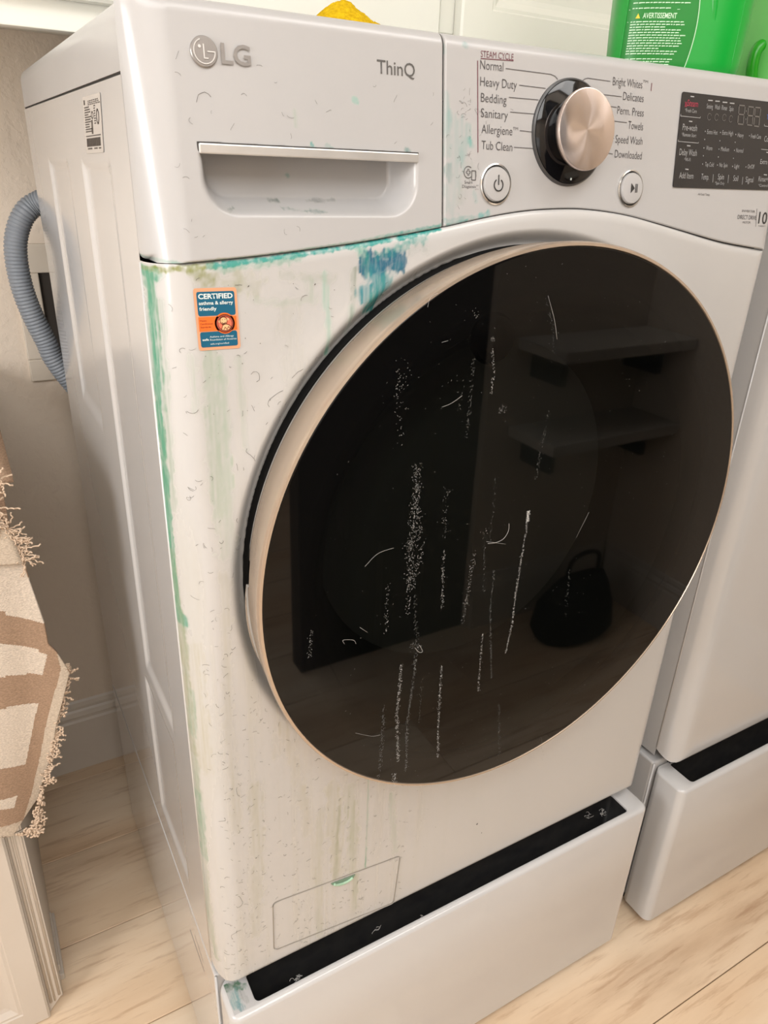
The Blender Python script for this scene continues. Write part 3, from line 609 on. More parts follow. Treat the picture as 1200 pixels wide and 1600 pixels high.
plines('leader_line', [[(790, 107), (860, 116), (867, 119), (871, 124)], [(811, 133), (852, 138)], [(795, 152), (841, 156)], [(797, 175), (834, 178)], [(812, 204), (830, 206)], [(803, 230), (833, 232)],
   [(909, 127), (913, 123.5), (918, 122), (953, 127)], [(936, 147), (971, 151)], [(950, 166), (963, 167.5)], [(957, 189), (979, 191.5)], [(954, 216), (959, 216.5)], [(947, 239), (957, 240.5)]], .00045, M_print)
plines('side_rule', [[(746, 95), (746.5, 238)], [(1018, 130), (1017, 142)]], .0007, M_red)
pt('Smart', 725.5, 287, 738, 287, .0024); pt('Diagnosis', 722, 293.5, 743, 293.5, .0024); pt('TM', 743.5, 291, 747, 291, .001)
sc_ = onpanel(731.5, 269); fx = lambda L_: [[(sc_[0]+a, sc_[2]+b) for a, b in p] for p in L_]
multi_prism('diagnosis_symbol', fx(line_poly(circ(0, 0, .0044, 20, .9, 2*PI-.9), .0005)+line_poly([(-.002, .0007), (-.0007, .0007), (-.0007, .0022), (.0007, .0022), (.0007, .0007), (.002, .0007), (.002, -.0007), (.0007, -.0007), (.0007, -.0022), (-.0007, -.0022), (-.0007, -.0007), (-.002, -.0007), (-.002, .0007)], .0004)+line_poly([(.0035, .0012), (.0075, .0012), (.0075, -.0058), (.0035, -.0058), (.0035, .0012)], .0006)), fpan, .0001, M_print, cpn)
pt('INVERTER', 1159, 331, 1179, 333.5, .0022, weight=0); pt('DIRECT DRIVE', 1152, 342, 1181, 345, .0042, weight=0); pt('MOTOR', 1160, 349, 1172, 350, .0022, weight=0); pt('10', 1184, 349, 1197, 351, .0118, M_dprint, .01); pt('WARRANTY', 1184, 354, 1196, 355, .0014, weight=0)
plines('motor_rule', [[(1182.5, 326), (1180.5, 354)]], .0004, M_print); pt('All Cold Temp.', 1090, 305, 1109, 306, .0020, weight=0)
# ---- emblem and model lettering on the drawer front
lc = onpanel(318, 81); ld = lathe('logo_disc', [(.0093, -.0005), (.0093, .0012), (.0088, .0018), (0, .0019)], pp(lc[0], lc[2]), PN, M_logo, drw, 40)
fl_ = lambda a, b, h: pp(lc[0]+a, lc[2]+b, .0020+h)
multi_prism('logo_lines', line_poly(circ(0, 0, .0072, 26, PI*.62, PI*2.0), .0007)+line_poly([(.0072, 0), (.0022, 0)], .0007)+line_poly([(-.0004, .0040), (-.0004, -.0040), (.0022, -.0040)], .0007)+[circ(-.0032, .0026, .0010, 12)], fl_, .0003, M_logo_line, drw)
letters('logo_letters', 'LG', lambda a, b, h: pp(a, b, .0012), onpanel(346, 99)[0], onpanel(346, 99)[2], .0208, .0118, M_logo, drw, .02)
_a, _b = onpanel(589, 114.5), onpanel(648, 118.5); letters('lettering', 'ThinQ', fpan, _a[0], _a[2], _b[0]-_a[0], .0092, mat('thin_print', (.10, .095, .09, 1), .5), drw, .004, 0)
# ---- display
dsp = prism('display', rrect(.5137, 1.2319, .6720, 1.3146, .002), lambda a, b, h: (a, float(tilt(b))-.0004-h, b), .0006, M_display, washer)
fdis = lambda a, b, h: (a, float(tilt(b))-.0012-h, b)
def dp(px, py): return onpanel(1040+px/6.667, 130+py/6.667)
def dt(s, x0, y0, x1, y1, cap, m=M_dtext, wt=-.004):
    a, b = dp(x0, y0), dp(x1, y1); letters('lettering', s, fdis, a[0], a[2], b[0]-a[0], cap, m, dsp, wt, 0)
for r in [('Steam', 215, 238, 325, 246, .0056, M_dred), ('*Fresh Care', 190, 300, 312, 306, .0032), ('Pre-wash', 165, 488, 315, 500, .0056), ('*Remote Start', 155, 552, 308, 558, .0032), ('Delay Wash', 132, 748, 312, 760, .0058), ('*Wi-Fi', 183, 812, 248, 816, .0032), ('Add Item', 130, 990, 276, 1000, .0056),
   ('Temp.', 358, 1002, 438, 1008, .0054), ('Spin', 532, 1002, 594, 1008, .0054), ('*Spin Only', 502, 1055, 600, 1063, .0028), ('Soil', 692, 1018, 742, 1022, .0054), ('Signal', 820, 1030, 900, 1036, .0054), ('Rinse+Spin', 955, 1022, 1110, 1036, .0050), ('*Control Lock', 955, 1078, 1110, 1088, .0028),
   ('Sensing', 416, 262, 480, 268, .0042), ('Wash', 500, 270, 554, 276, .0042), ('Rinse', 572, 278, 628, 284, .0042), ('Spin', 652, 288, 694, 292, .0042),
   ('Extra Hot', 420, 528, 528, 534, .0040), ('Extra High', 578, 536, 690, 546, .0040), ('Heavy', 738, 560, 800, 566, .0040), ('Fresh Care', 876, 572, 980, 582, .0040), ('Warm', 410, 696, 474, 700, .0040), ('Medium', 564, 706, 648, 712, .0040), ('Normal', 722, 720, 796, 726, .0040),
   ('Tap Cold', 398, 866, 488, 872, .0040), ('No Spin', 548, 872, 632, 880, .0040), ('Light', 704, 884, 754, 890, .0040), ('On/Off', 842, 888, 910, 894, .0040), ('Cold Wash', 1014, 608, 1170, 624, .0054), ('Extra Rinse', 974, 840, 1130, 854, .0046), ('Turbo', 1040, 378, 1120, 386, .0046, M_dblue)]: dt(*r)
DL = []
for a, b in [((250, 138), (285, 142)), ((234, 396), (265, 400)), ((214, 650), (246, 654)), ((196, 895), (226, 899)), ((434, 178), (478, 182)), ((508, 187), (552, 190)), ((584, 198), (630, 202)), ((660, 208), (704, 212)), ((1040, 720), (1070, 724)), ((1014, 952), (1044, 956))]: DL += line_poly([tuple(dp(*a)[[0, 2]]), tuple(dp(*b)[[0, 2]])], .0010)
for a in [(402, 502), (560, 514), (720, 534), (862, 548), (396, 586), (554, 600), (714, 616), (388, 674), (545, 687), (706, 700), (382, 756), (538, 768), (696, 782), (374, 842), (529, 852), (686, 866), (826, 872)]:
    c = dp(*a); DL.append([(c[0]+.0006*math.cos(t), c[2]+.0006*math.sin(t)) for t in np.linspace(0, 2*PI, 9)[:-1]])
for s in [[(148, 322), (146, 342), (350, 362), (352, 348)], [(122, 590), (120, 606), (330, 624), (332, 614)], [(486, 950), (480, 1032)], [(646, 956), (638, 1038)], [(794, 978), (786, 1054)], [(1018, 428), (1018, 446), (1090, 456)], [(985, 688), (1090, 698)]]: DL += line_poly([tuple(dp(*p)[[0, 2]]) for p in s], .0005)
multi_prism('indicator_marks', DL, fdis, .0001, M_dtext, dsp)['kind'] = 'stuff'
DL = []
for x0, x1, y0, y1 in [(750, 812, 230, 430), (846, 905, 245, 440), (918, 975, 252, 452)]:
    ym = (y0+y1)/2
    for s in [[(x0+8, y0), (x1, y0+6)], [(x0+4, ym-6), (x1-8, ym)], [(x0-6, y1-6), (x1-16, y1)], [(x0+4, y0+14), (x0-2, ym-16)], [(x1+4, y0+18), (x1-4, ym-12)], [(x0-4, ym+8), (x0-10, y1-20)], [(x1-8, ym+12), (x1-14, y1-14)]]: DL += line_poly([tuple(dp(*p)[[0, 2]]) for p in s], .0011)
DL += line_poly([tuple(dp(*p)[[0, 2]]) for p in [(828, 285), (828, 297)]], .0012)+line_poly([tuple(dp(*p)[[0, 2]]) for p in [(824, 370), (824, 382)]], .0012)
for cx, cy in [(445, 350), (520, 355), (600, 358), (668, 372)]:
    c = dp(cx, cy); DL += line_poly([(c[0]+.0028*math.cos(t), c[2]+.0030*math.sin(t)) for t in np.linspace(.4, 5.6, 9)], .0005)
multi_prism('clock_digits', DL, fdis, .0001, M_ddim, dsp)
c = dp(202, 222); multi_prism('steam_symbol', line_poly([(c[0]-.0012, c[2]-.002), (c[0]-.0006, c[2]), (c[0]-.0012, c[2]+.002)], .0006)+line_poly([(c[0]+.0006, c[2]-.002), (c[0]+.0012, c[2]), (c[0]+.0006, c[2]+.002)], .0006), fdis, .0001, M_dred, dsp)
# ---- certified sticker
x0, x1, z0, z1 = .0276, .0600, 1.1104, 1.1556; sk = lambda a, b, h: (x0+(x1-x0)*a+.0012*(1-b), Y0-.0003-h, z0+(z1-z0)*b+.0004*(1-a))
stk = prism('certified_sticker', rrect(0, 0, 1, 1, .05), sk, .0002, M_peach, washer); stk['label'] = 'teal and orange certified sticker on the front panel'
q = lambda d: (lambda a, b, h: sk(a, b, .0002+d+h))
multi_prism('sticker_field', [[(a, b) for a, b in rrect(.06, .56, .94, .945, .04)], rrect(.06, .05, .94, .30, .04)], q(.0001), .0001, M_teal, stk)
multi_prism('sticker_band', [[(.055, .315), (.945, .315), (.945, .545), (.055, .545)], circ(.66, .43, .215, 30)[:-1] if False else [(.66+.24*math.cos(t), .43+.172*math.sin(t)) for t in np.linspace(0, 2*PI, 31)[:-1]]], q(.0003), .0001, M_orange, stk)
E_ = lambda r, cx=.66, cy=.43, n=26, a0=0, a1=2*PI: [(cx+r*math.cos(t), cy+r*.718*math.sin(t)) for t in np.linspace(a0, a1, n+1)]
multi_prism('emblem_field', [E_(.19)[:-1]], q(.0005), .0001, mat('emblem_salmon', srgb(232, 120, 92), .5), stk)
multi_prism('emblem_figure', [E_(.085, .63, .475)[:-1], E_(.028, .53, .465)[:-1], E_(.028, .735, .495)[:-1], [(.57, .335), (.60, .40), (.67, .425), (.76, .40), (.81, .355), (.72, .315), (.60, .318)]], q(.0007), .0001, M_cream, stk)
multi_prism('emblem_outline', line_poly(E_(.200), .013)+line_poly(E_(.168), .010)+line_poly(E_(.085, .63, .475), .011)+line_poly(E_(.045, .63, .462, 12, PI*1.1, PI*1.9), .010)+line_poly([(.60, .492), (.602, .486)], .014)+line_poly([(.665, .498), (.667, .492)], .014)+line_poly([(.57, .335), (.60, .40), (.67, .425), (.76, .40), (.81, .355)], .010)+line_poly([(.62, .325), (.655, .37), (.70, .325)], .010)+line_poly([(.70, .33), (.735, .375), (.785, .345)], .010), q(.0009), .0001, M_maroon, stk)
fs = lambda z_: (lambda a, b, h: sk(a, b, .0006+h))
letters('lettering', 'CERTIFIED', q(.0004), .095, .835, .80, .078, M_paper, stk, .03); letters('lettering', 'asthma & allergy', q(.0004), .095, .740, .80, .055, M_paper, stk, .018); letters('lettering', 'friendly', q(.0004), .095, .648, .40, .055, M_paper, stk, .018)
for k, s in enumerate(['Meets', 'Certification', 'Standards']): letters('lettering', s, q(.0006), .085, .475-.052*k, [.15, .29, .24][k], .026, M_maroon, stk, .0)
letters('lettering', 'Asthma and Allergy', q(.0004), .28, .205, .57, .030, M_paper, stk, 0); letters('lettering', 'Foundation of America', q(.0004), .28, .155, .63, .030, M_paper, stk, 0); letters('lettering', 'aafa.org/certified', q(.0004), .28, .090, .44, .026, M_paper, stk, 0); letters('lettering', 'aafa', q(.0004), .10, .160, .15, .036, M_paper, stk, .02)
# ---- rating label on the side
TLc, TRc, BRc, BLc = [np.array(on(0, 0.0, *p)) for p in ((130, 152), (157, 144), (163, 238), (136, 240))]
fr_ = lambda a, b, h: tuple(((TLc*(1-a)+TRc*a)*b+(BLc*(1-a)+BRc*a)*(1-b))+np.array([-.0004-h, 0, 0]))
rl = prism('rating_label', rrect(0, 0, 1, 1, .03), fr_, .0002, M_label, washer)
bars = []; R_ = random.Random(3)
for k in range(3):
    xx = .30
    while xx < .9: wd = R_.uniform(.04, .12); bars.append([(xx, .90-.03*k), (xx+wd, .90-.03*k), (xx+wd, .915-.03*k), (xx, .915-.03*k)]); xx += wd+.03
bars.append([(.06, .86), (.13, .86), (.13, .94), (.06, .94)])
for k in range(11):
    z = .80-.042*k; wd = R_.uniform(.12, .42); bars.append([(.08, z), (.08+wd, z), (.08+wd, z+.02), (.08, z+.02)])
    if k < 8: bars.append([(.62, z), (.62+R_.uniform(.05, .12), z), (.70, z+.02), (.62, z+.02)])
bars += line_poly([(.52+.05*math.cos(t), .66+.06*math.sin(t)) for t in np.linspace(0, 6.28, 10)], .02)+line_poly([(.82+.06*math.cos(t), .62+.12*math.sin(t)) for t in np.linspace(0, 6.28, 12)], .03)+[[(.44, .34), (.52, .34), (.52, .58), (.44, .58)]]
bars.append([(.08, .30), (.92, .30), (.92, .318), (.08, .318)])
xx = .10
while xx < .88: wd = R_.uniform(.008, .022); bars.append([(xx, .12), (xx+wd, .12), (xx+wd, .27), (xx, .27)]); xx += wd+R_.uniform(.005, .011)
for a, b in ((.14, .40), (.52, .70), (.78, .90)): bars.append([(a, .07), (b, .07), (b, .095), (a, .095)])
multi_prism('label_print', bars, lambda a, b, h: fr_(a, b, .0003+h), .0001, M_labelink, rl)
# ---- drain filter flap
A_, B_, C_2, D_ = (.0679, .4703), (.2393, .4509), (.2335, .3655), (.0669, .3862)
def flap_pts(r=.006):
    P = [np.array(p) for p in (A_, B_, C_2, D_)]; out = []
    for i in range(4):
        p, a, b = P[i], P[i-1], P[(i+1) % 4]; ua = (a-p)/np.linalg.norm(a-p); ub = (b-p)/np.linalg.norm(b-p)
        for k in range(6): t = k/5; out.append(tuple((p+ua*r)*(1-t)**2+2*p*t*(1-t)+(p+ub*r)*t**2))
    return out
FP = flap_pts(); FPc = FP+[FP[0]]
flapgap = multi_prism('flap_outline', line_poly(FPc, .0011), lambda a, b, h: (a, Y0-.00025-h, b), .0001, mat('flap_joint', (.30, .27, .22, 1), .7), washer)
multi_prism('flap_edge', line_poly([(a+.0010, b-.0012) for a, b in FPc], .0008), lambda a, b, h: (a, Y0-.0003-h, b), .0003, M_plastic, washer)
ptc = on(1, Y0, 536, 1374); sl = (B_[1]-A_[1])/(B_[0]-A_[0])
multi_prism('flap_notch', [[(ptc[0]+.0165*math.cos(t), ptc[2]+.0015+sl*.0165*math.cos(t)+.0085*math.sin(t)) for t in np.linspace(PI, 2*PI, 16)]], lambda a, b, h: (a, Y0-.0004-h, b), .0002, mat('flap_notch_green', (.16, .26, .19, 1), .5), washer)
tube('flap_pull_tab', [(ptc[0]+.013*math.cos(t), Y0-.0012, ptc[2]+.0005+sl*.013*math.cos(t)+.0062*math.sin(t)) for t in np.linspace(PI*1.08, PI*1.92, 14)], .0017, M_pull, washer, 8)

# ---- water nozzle seen through the door glass, and lint on the glass
nz = on(1, -.05, 763, 527); lathe('water_nozzle', [(.020, 0), (.0225, .006), (.020, .011), (.0125, .011), (.011, -.004), (0, -.006)], (nz[0], -.050, nz[2]), (0, -1, 0), mat('nozzle_black', (.012, .012, .013, 1), .2), washer, 32)
glass = [o for o in bpy.data.objects if o.name.startswith('door_glass') and o.parent and o.parent.parent is washer][0]
def flecks(name, items, m, parent, y0):
    """tiny slivers lying on a surface: (x, z, length, angle, width)"""
    V = []; F = []
    for (x, z, l, a, wd) in items:
        b = len(V); dx, dz = math.cos(a)*l/2, math.sin(a)*l/2; nx, nz_ = -math.sin(a)*wd/2, math.cos(a)*wd/2
        V += [(x-dx, y0, z-dz), (x+nx, y0-.0001, z+nz_), (x+dx, y0, z+dz), (x-nx, y0-.0001, z-nz_), (x, y0-wd*.8, z)]
        F += [(b, b+4, b+1), (b+1, b+4, b+2), (b+2, b+4, b+3), (b+3, b+4, b)]
    o = pyd(name, V, F, parent, m, smooth=False); o['kind'] = 'stuff'; return o
YGL = -.0664; R_ = random.Random(5); it = []; it2 = []
gp = lambda u, v: on(1, YGL, u, v)
def streak(P, dens, jit, wd, out, ln=.0022, vert=False):
    Q = [gp(*p) for p in P]
    for a, b in zip(Q[:-1], Q[1:]):
        l = math.dist((a[0], a[2]), (b[0], b[2])); n = int(l*dens)
        for k in range(n):
            t = R_.random(); x = a[0]+(b[0]-a[0])*t+R_.gauss(0, jit); z = a[2]+(b[2]-a[2])*t
            ang = math.atan2(b[2]-a[2], b[0]-a[0])+R_.gauss(0, .5 if vert else 1.0); out.append((x, z, R_.uniform(.3, 1)*ln, ang, wd*R_.uniform(.6, 1.3)))
for P, d, j, wd, f in [([(652, 725), (650, 780), (642, 850), (640, 925)], 3000, .0028, .00026, 0), ([(655, 790), (656, 860), (648, 915)], 1300, .0022, .00026, 0), ([(825, 798), (822, 830), (815, 870), (806, 925), (800, 975), (790, 1020)], 2400, .0007, .0003, 0), ([(826, 798), (824, 815)], 9000, .0010, .0005, 0),
   ([(627, 1038), (624, 1080), (620, 1120), (622, 1190)], 2600, .0010, .0003, 0), ([(650, 1030), (644, 1075), (636, 1130), (634, 1205)], 2400, .0009, .0003, 1), ([(690, 1040), (687, 1090), (685, 1130), (684, 1185)], 2000, .0008, .0003, 0), ([(600, 1100), (597, 1160), (592, 1215)], 1500, .0012, .0003, 1), ([(616, 1208), (618, 1228)], 3000, .0015, .0003, 0),
   ([(606, 912), (604, 945), (603, 990)], 800, .001, .00028, 0), ([(694, 860), (692, 900), (691, 950)], 1700, .001, .00028, 0), ([(697, 760), (695, 840)], 700, .0015, .00025, 1), ([(742, 860), (735, 900), (728, 940), (722, 975)], 1300, .0015, .00028, 0), ([(757, 830), (756, 930)], 900, .0012, .00026, 1), ([(754, 990), (750, 1040), (747, 1080)], 1500, .0008, .0003, 0), ([(772, 890), (766, 960), (768, 1060)], 1400, .0008, .0003, 1), ([(780, 1100), (780, 1180)], 1000, .0010, .0003, 1),
   ([(770, 545), (771, 580), (768, 615)], 1500, .0008, .0003, 0), ([(740, 560), (735, 630), (728, 690)], 1100, .0010, .00027, 1), ([(724, 580), (716, 660)], 500, .003, .00025, 1), ([(625, 560), (625, 640), (622, 700)], 650, .0035, .00026, 0), ([(858, 640), (846, 700), (836, 750)], 1000, .0012, .00027, 1), ([(486, 985), (483, 1030)], 1200, .0012, .00026, 0), ([(852, 465), (864, 510), (866, 560)], 700, .001, .00026, 1), ([(640, 930), (636, 960)], 1400, .0015, .00028, 0), ([(775, 745), (765, 850)], 600, .001, .00026, 1), ([(890, 890), (884, 960)], 700, .001, .00028, 1), ([(846, 1150), (848, 1190)], 600, .001, .00028, 1), ([(660, 1060), (655, 1130)], 600, .001, .00025, 1), ([(648, 930), (652, 1010), (646, 1040)], 1100, .0012, .00028, 1)]: streak(P, d, j, wd, it2 if f else it)
for k in range(420):
    a = R_.uniform(0, 2*PI); r = .285*math.sqrt(R_.random()); (it if k % 4 == 0 else it2).append((XC+r*math.cos(a)*.8-.02, ZC_+r*math.sin(a), R_.uniform(.0005, .0020), R_.uniform(0, PI), .00022))
for cx, cy, s in [(787, 640, .006), (783, 640, .005), (745, 490, .006), (626, 600, .007), (645, 1010, .005), (655, 1012, .004), (693, 815, .006), (700, 770, .008), (770, 530, .004), (760, 830, .006), (640, 850, .008), (630, 590, .012)]:
    c = gp(cx, cy)
    for k in range(11): it.append((c[0]+R_.gauss(0, s*.4), c[2]+R_.gauss(0, s*.4), R_.uniform(.0006, .0018), R_.uniform(0, PI), .00024))
flecks('lint_streaks', it, M_lint, glass, YGL); flecks('faint_streaks', it2, M_lint2, glass, YGL)
def curly(x, z, l, R, y0, rad=.00022, turn=1.0, a=None):
    a = R.uniform(0, 2*PI) if a is None else a; k = R.uniform(-1, 1)*turn*260; n = max(5, int(l/.0025)); s = l/n; pts = [(x, y0, z)]
    for i in range(n): a += k*s+R.gauss(0, .22); k += R.gauss(0, 30*turn); x += math.cos(a)*s; z += math.sin(a)*s; pts.append((x, y0, z))
    return pts
V, F = [], []
for P, rad in [([(795, 818), (794, 830), (786, 842), (773, 848), (762, 849)], .00028), ([(790, 850), (760, 846)], .0002), ([(655, 1008), (660, 1017), (655, 1019), (648, 1012)], .0003), ([(538, 1006), (536, 1000), (552, 1000), (556, 1006)], .0002), ([(562, 980), (574, 988)], .0002), ([(570, 885), (590, 865), (615, 856)], .00018), ([(690, 636), (705, 630), (722, 618)], .0002), ([(856, 462), (866, 500), (870, 530)], .0002), ([(690, 535), (700, 532)], .0002), ([(920, 800), (900, 840)], .00012), ([(668, 480), (672, 465), (684, 458)], .00018), ([(555, 1145), (580, 1150), (594, 1148)], .00014)]:
    tube_geo([p+np.array([0, -.0003, 0]) for p in [gp(*p) for p in P]] if len(P) < 3 else catmull([gp(*p)+np.array([0, -.0003, 0]) for p in P], 5), rad*.6, 4, V, F)
o = pyd('curled_hairs', V, F, glass, M_lint); o['kind'] = 'stuff'
# hairs and specks on the white front
V, F = [], []; R_ = random.Random(9)
def fy_at(x, z):
    if z > float(seam(x)): return float(tilt(z))-.0004
    _, yy, _ = front_surface(np.array([[x]]), np.array([[(z-Z1)/(float(seam(x))-.0002-Z1)]])); return float(yy[0, 0])-.0004
def add_hair(x, z, l, rad, turn=1.0, a=None):
    P = curly(x, z, l, R_, 0, rad, turn, a); Q = []
    for p in P:
        if math.hypot(p[0]-XC, p[2]-ZC_) < .292 or not (.004 < p[0] < W-.03) or p[2] < Z1+.012 or p[2] > 1.31 or abs(p[2]-float(seam(p[0]))) < .010 or (HX0-.004 < p[0] < HX1+.004 and HZ0-.004 < p[2] < 1.256): return
        Q.append((p[0], fy_at(p[0], p[2]), p[2]))
    tube_geo(Q, rad, 3, V, F)
for k in range(460):
    x = .012+.24*R_.random()**1.3; z = Z1+.015+R_.random()*.79; add_hair(x, z, R_.uniform(.0015, .007), R_.uniform(.00008, .00014), 2.2)
for k in range(60): add_hair(.02+.23*R_.random(), 1.19+.11*R_.random(), R_.uniform(.0015, .006), .00008, 2)
for k in range(60): add_hair(.256+.03*abs(R_.gauss(0, .6)), 1.20+.10*R_.random(), R_.uniform(.0015, .006), .00008, 2)
for k in range(140): add_hair(R_.choice([.02, .035, .055, .07, .10, .16, .19])+R_.gauss(0, .004), Z1+.02+.7*R_.random()*R_.random(), R_.uniform(.001, .004), .00010, 2)
for (u, v, l) in [(392, 585, .016), (420, 635, .02), (340, 1350, .02), (372, 1400, .026), (365, 1470, .02), (310, 640, .010), (385, 700, .015), (300, 920, .01), (338, 150, .015), (410, 850, .012), (370, 1230, .014), (455, 590, .012), (640, 395, .015), (470, 470, .008), (300, 1250, .01)]:
    p = on(1, Y0, u, v); add_hair(p[0], p[2], l, .00013, 1.2)
o = pyd('hair_lint', V, F, washer, M_hair); o['kind'] = 'stuff'
it = []
for k in range(260):
    x = .030+.29*R_.random()**1.5; z = Z1+.02+R_.random()*.78
    if math.hypot(x-XC, z-ZC_) > .30 and abs(z-float(seam(x))) > .012 and z < float(seam(x)): it.append((x, z, R_.uniform(.0004, .0013), R_.uniform(0, PI), R_.uniform(.0003, .0007)))
for u, v in [(745, 1287), (752, 1301), (845, 1580), (388, 447), (492, 444), (400, 1340), (1085, 465)]: p = on(1, Y0, u, v); it.append((p[0], p[2], .0040 if u == 745 else .002, .7, .0016 if u == 745 else .0009))
flecks('dirt_specks', it, M_hair, washer, Y0-.0004)

# ------------------------------------------------------------------ pedestals
def build_pedestal(name, label, x0, x1, yf, zt, stain):
    t = thing(name, label, 'pedestal', ((x0+x1)/2, .3, 0), None)
    yb = .012
    box('pedestal_body', (x0, yb, .017), (x1, DEP-.004, Z1-.0095), M_white, t, .0035, 3)
    box('pedestal_foot_strip', (x0+.02, yf+.03, .0), (x1-.02, DEP-.02, .0185), M_black, t, 0)
    tube('joint_bead', [(x0+.0014, yb-.001, .020), (x0+.0014, yb-.001, Z1-.011)], .0017, M_white, t, 8)
    n = 8; ex0, ex1 = x0+.002, x1-.002; sx0, sx1, sy0, sy1 = x0+.036, x1-.038, yf+.0115, .006
    def ring(o_, z, r): return [(a, b, z) for a, b in rrect(ex0+o_, yf+o_, ex1-o_, yb-.002, max(r-o_, .002), n)]
    def sring(o_, z, r): return [(a, b, z) for a, b in rrect(sx0-o_, sy0-o_, sx1+o_, sy1+o_, r+o_, n)]
    rings = [ring(.004, .016, .014), ring(.0, .020, .014), ring(0, .10, .014), ring(0, .20, .014), ring(0, zt-.005, .014), ring(.0014, zt-.0017, .014), ring(.0045, zt, .014), sring(.002, zt, .006), sring(.0005, zt-.0007, .006), sring(0, zt-.003, .006)]
    V = [p for r in rings for p in r]; k = len(rings[0]); F = []
    for i in range(len(rings)-1):
        for j in range(k): F.append((i*k+j, i*k+(j+1) % k, (i+1)*k+(j+1) % k, (i+1)*k+j))
    F.append(tuple(range(k))[::-1])
    d = pyd('drawer_front', V, F, t, M_white); d.data.set_sharp_from_angle(angle=math.radians(40))
    me = d.data; co = np.zeros(len(me.vertices)*3); me.vertices.foreach_get('co', co); 
    rr = [sring(0, zt-.003, .006), sring(-.0005, zt-.004, .006), sring(-.001, zt-.11, .006)]; V = [p for r in rr for p in r]; F = []
    for i in range(2):
        for j in range(k): F.append((i*k+j, i*k+(j+1) % k, (i+1)*k+(j+1) % k, (i+1)*k+j))
    F.append(tuple(2*k+j for j in range(k)))
    pyd('grip_slot', V, F, d, M_slot)
    box('grip_slot_back', (sx0+.001, .0062, zt-.10), (sx1-.001, .0116, Z1-.0105), M_slot, t, 0)
    return t, d, (sx0, sx1, sy0, sy1)
ped, pd_, sl_ = build_pedestal('washer_pedestal', 'white drawer pedestal under the stained washer, teal stain on its top corner', 0, .692, -.0445, .3355, True)
dped, _, _ = build_pedestal('dryer_pedestal', 'white drawer pedestal under the dryer at the lower right', .757, 1.472, -.052, .3365, False)
# detergent puddle dried on the rim corner: fine patch following the rim
xx = np.linspace(.008, .034, 60); yy = np.linspace(-.036, .004, 90); X, Yg = np.meshgrid(xx, yy)
rim = grid('rim_stain', np.stack([X, Yg, np.full(X.shape, .3358)], -1), pd_, M_stain_pl)
def rimcv(p): return p
c_, a_l = strokes_apply(X, Yg, [([(.010, .0), (.022, -.004), (.026, -.008)], .005, (0.092, 0.172, 0.112), .85, .8), ([(.018, -.010), (.016, -.018), (.016, -.026)], .006, (0.145, 0.290, 0.290), .75, .8), ([(.016, -.026), (.018, -.031)], .0045, (0.092, 0.224, 0.244), .7, .8), ([(.024, -.012), (.026, -.024)], .005, (0.264, 0.264, 0.251), .5, .95), ([(.012, -.012), (.013, -.024)], .004, (0.396, 0.436, 0.409), .5, .9)], lambda a, b: (a, b))
set_stain(rim, c_, a_l)
# vents printed into the pedestal side
multi_prism('side_vent', line_poly([tuple(on(0, -.0002, *p)[[1, 2]]) for p in [(297, 1453), (319, 1518)]], .0016)+line_poly([tuple(on(0, -.0002, *p)[[1, 2]]) for p in [(304, 1461), (318, 1505)]], .0012), lambda a, b, h: (-.0002-h, a, b), .0002, mat('vent_shadow', (.30, .26, .23, 1), .6), ped)
# lint lying in the grip slot
V, F = [], []; R_ = random.Random(2)
for (u, v, n_) in [(467, 1529, 10), (940, 1268, 12), (660, 1433, 6), (920, 1275, 6), (590, 1450, 4)]:
    c = on(2, .332, u, v)
    for k in range(n_):
        a = R_.uniform(0, 6.28); P = []; x, y_, z = c[0]+R_.gauss(0, .003), c[1]+R_.gauss(0, .002), .331
        for i in range(7): a += R_.gauss(.5, .5); x += .0016*math.cos(a); y_ += .0010*math.sin(a); z += R_.gauss(0, .0006); P.append((x, y_, z))
        tube_geo(P, .0002, 4, V, F)
o = pyd('lint_fluff', V, F, ped, M_lint); o['kind'] = 'stuff'

# ------------------------------------------------------------------ drain hose and outlet box
hp = [on(1, .70, *p) for p in [(58, 318), (38, 335), (26.5, 365), (25, 400), (34, 447), (50, 490), (72, 534), (92, 572)]]
hp = [np.array([.10, .668, 1.17]), np.array([.045, .68, 1.185])]+hp+[np.array([.06, .70, .82]), np.array([.10, .72, .70])]
path = catmull(hp, 40); Ls = [0]
for a, b in zip(path[:-1], path[1:]): Ls.append(Ls[-1]+(b-a).length)
tot = Ls[-1]; PITCH_H = .0052; step = PITCH_H/6; s = np.arange(0, tot, step); px_ = np.array([[v.x, v.y, v.z] for v in path]); pts = np.stack([np.interp(s, Ls, px_[:, i]) for i in range(3)], 1)
hose = tube('drain_hose', pts, lambda i: .0158+.0017*math.copysign(abs(math.sin(PI*s[i]/PITCH_H*1.0))**.6, 1)-.0012, M_hose, None, 18)
tag(hose, 'grey corrugated drain hose looping out behind the washer', 'hose')
box_o = thing('outlet_box', 'pale plastic washer outlet box on the wall behind the grey hose', 'outlet box', (.10, YW, .99))
boxes('outlet_frame', [((-.034, YW-.008, .877), (.26, YW+.002, .915)), ((-.034, YW-.008, 1.058), (.26, YW+.002, 1.104)), ((-.034, YW-.008, .915), (.004, YW+.002, 1.058)), ((.222, YW-.008, .915), (.26, YW+.002, 1.058))], M_outlet, box_o, .002)
box('outlet_dark_panel', (.003, YW-.002, .914), (.224, YW+.003, 1.059), M_outlet_shade, box_o, 0)  # flat panel, shade of the open box put into its dark colour

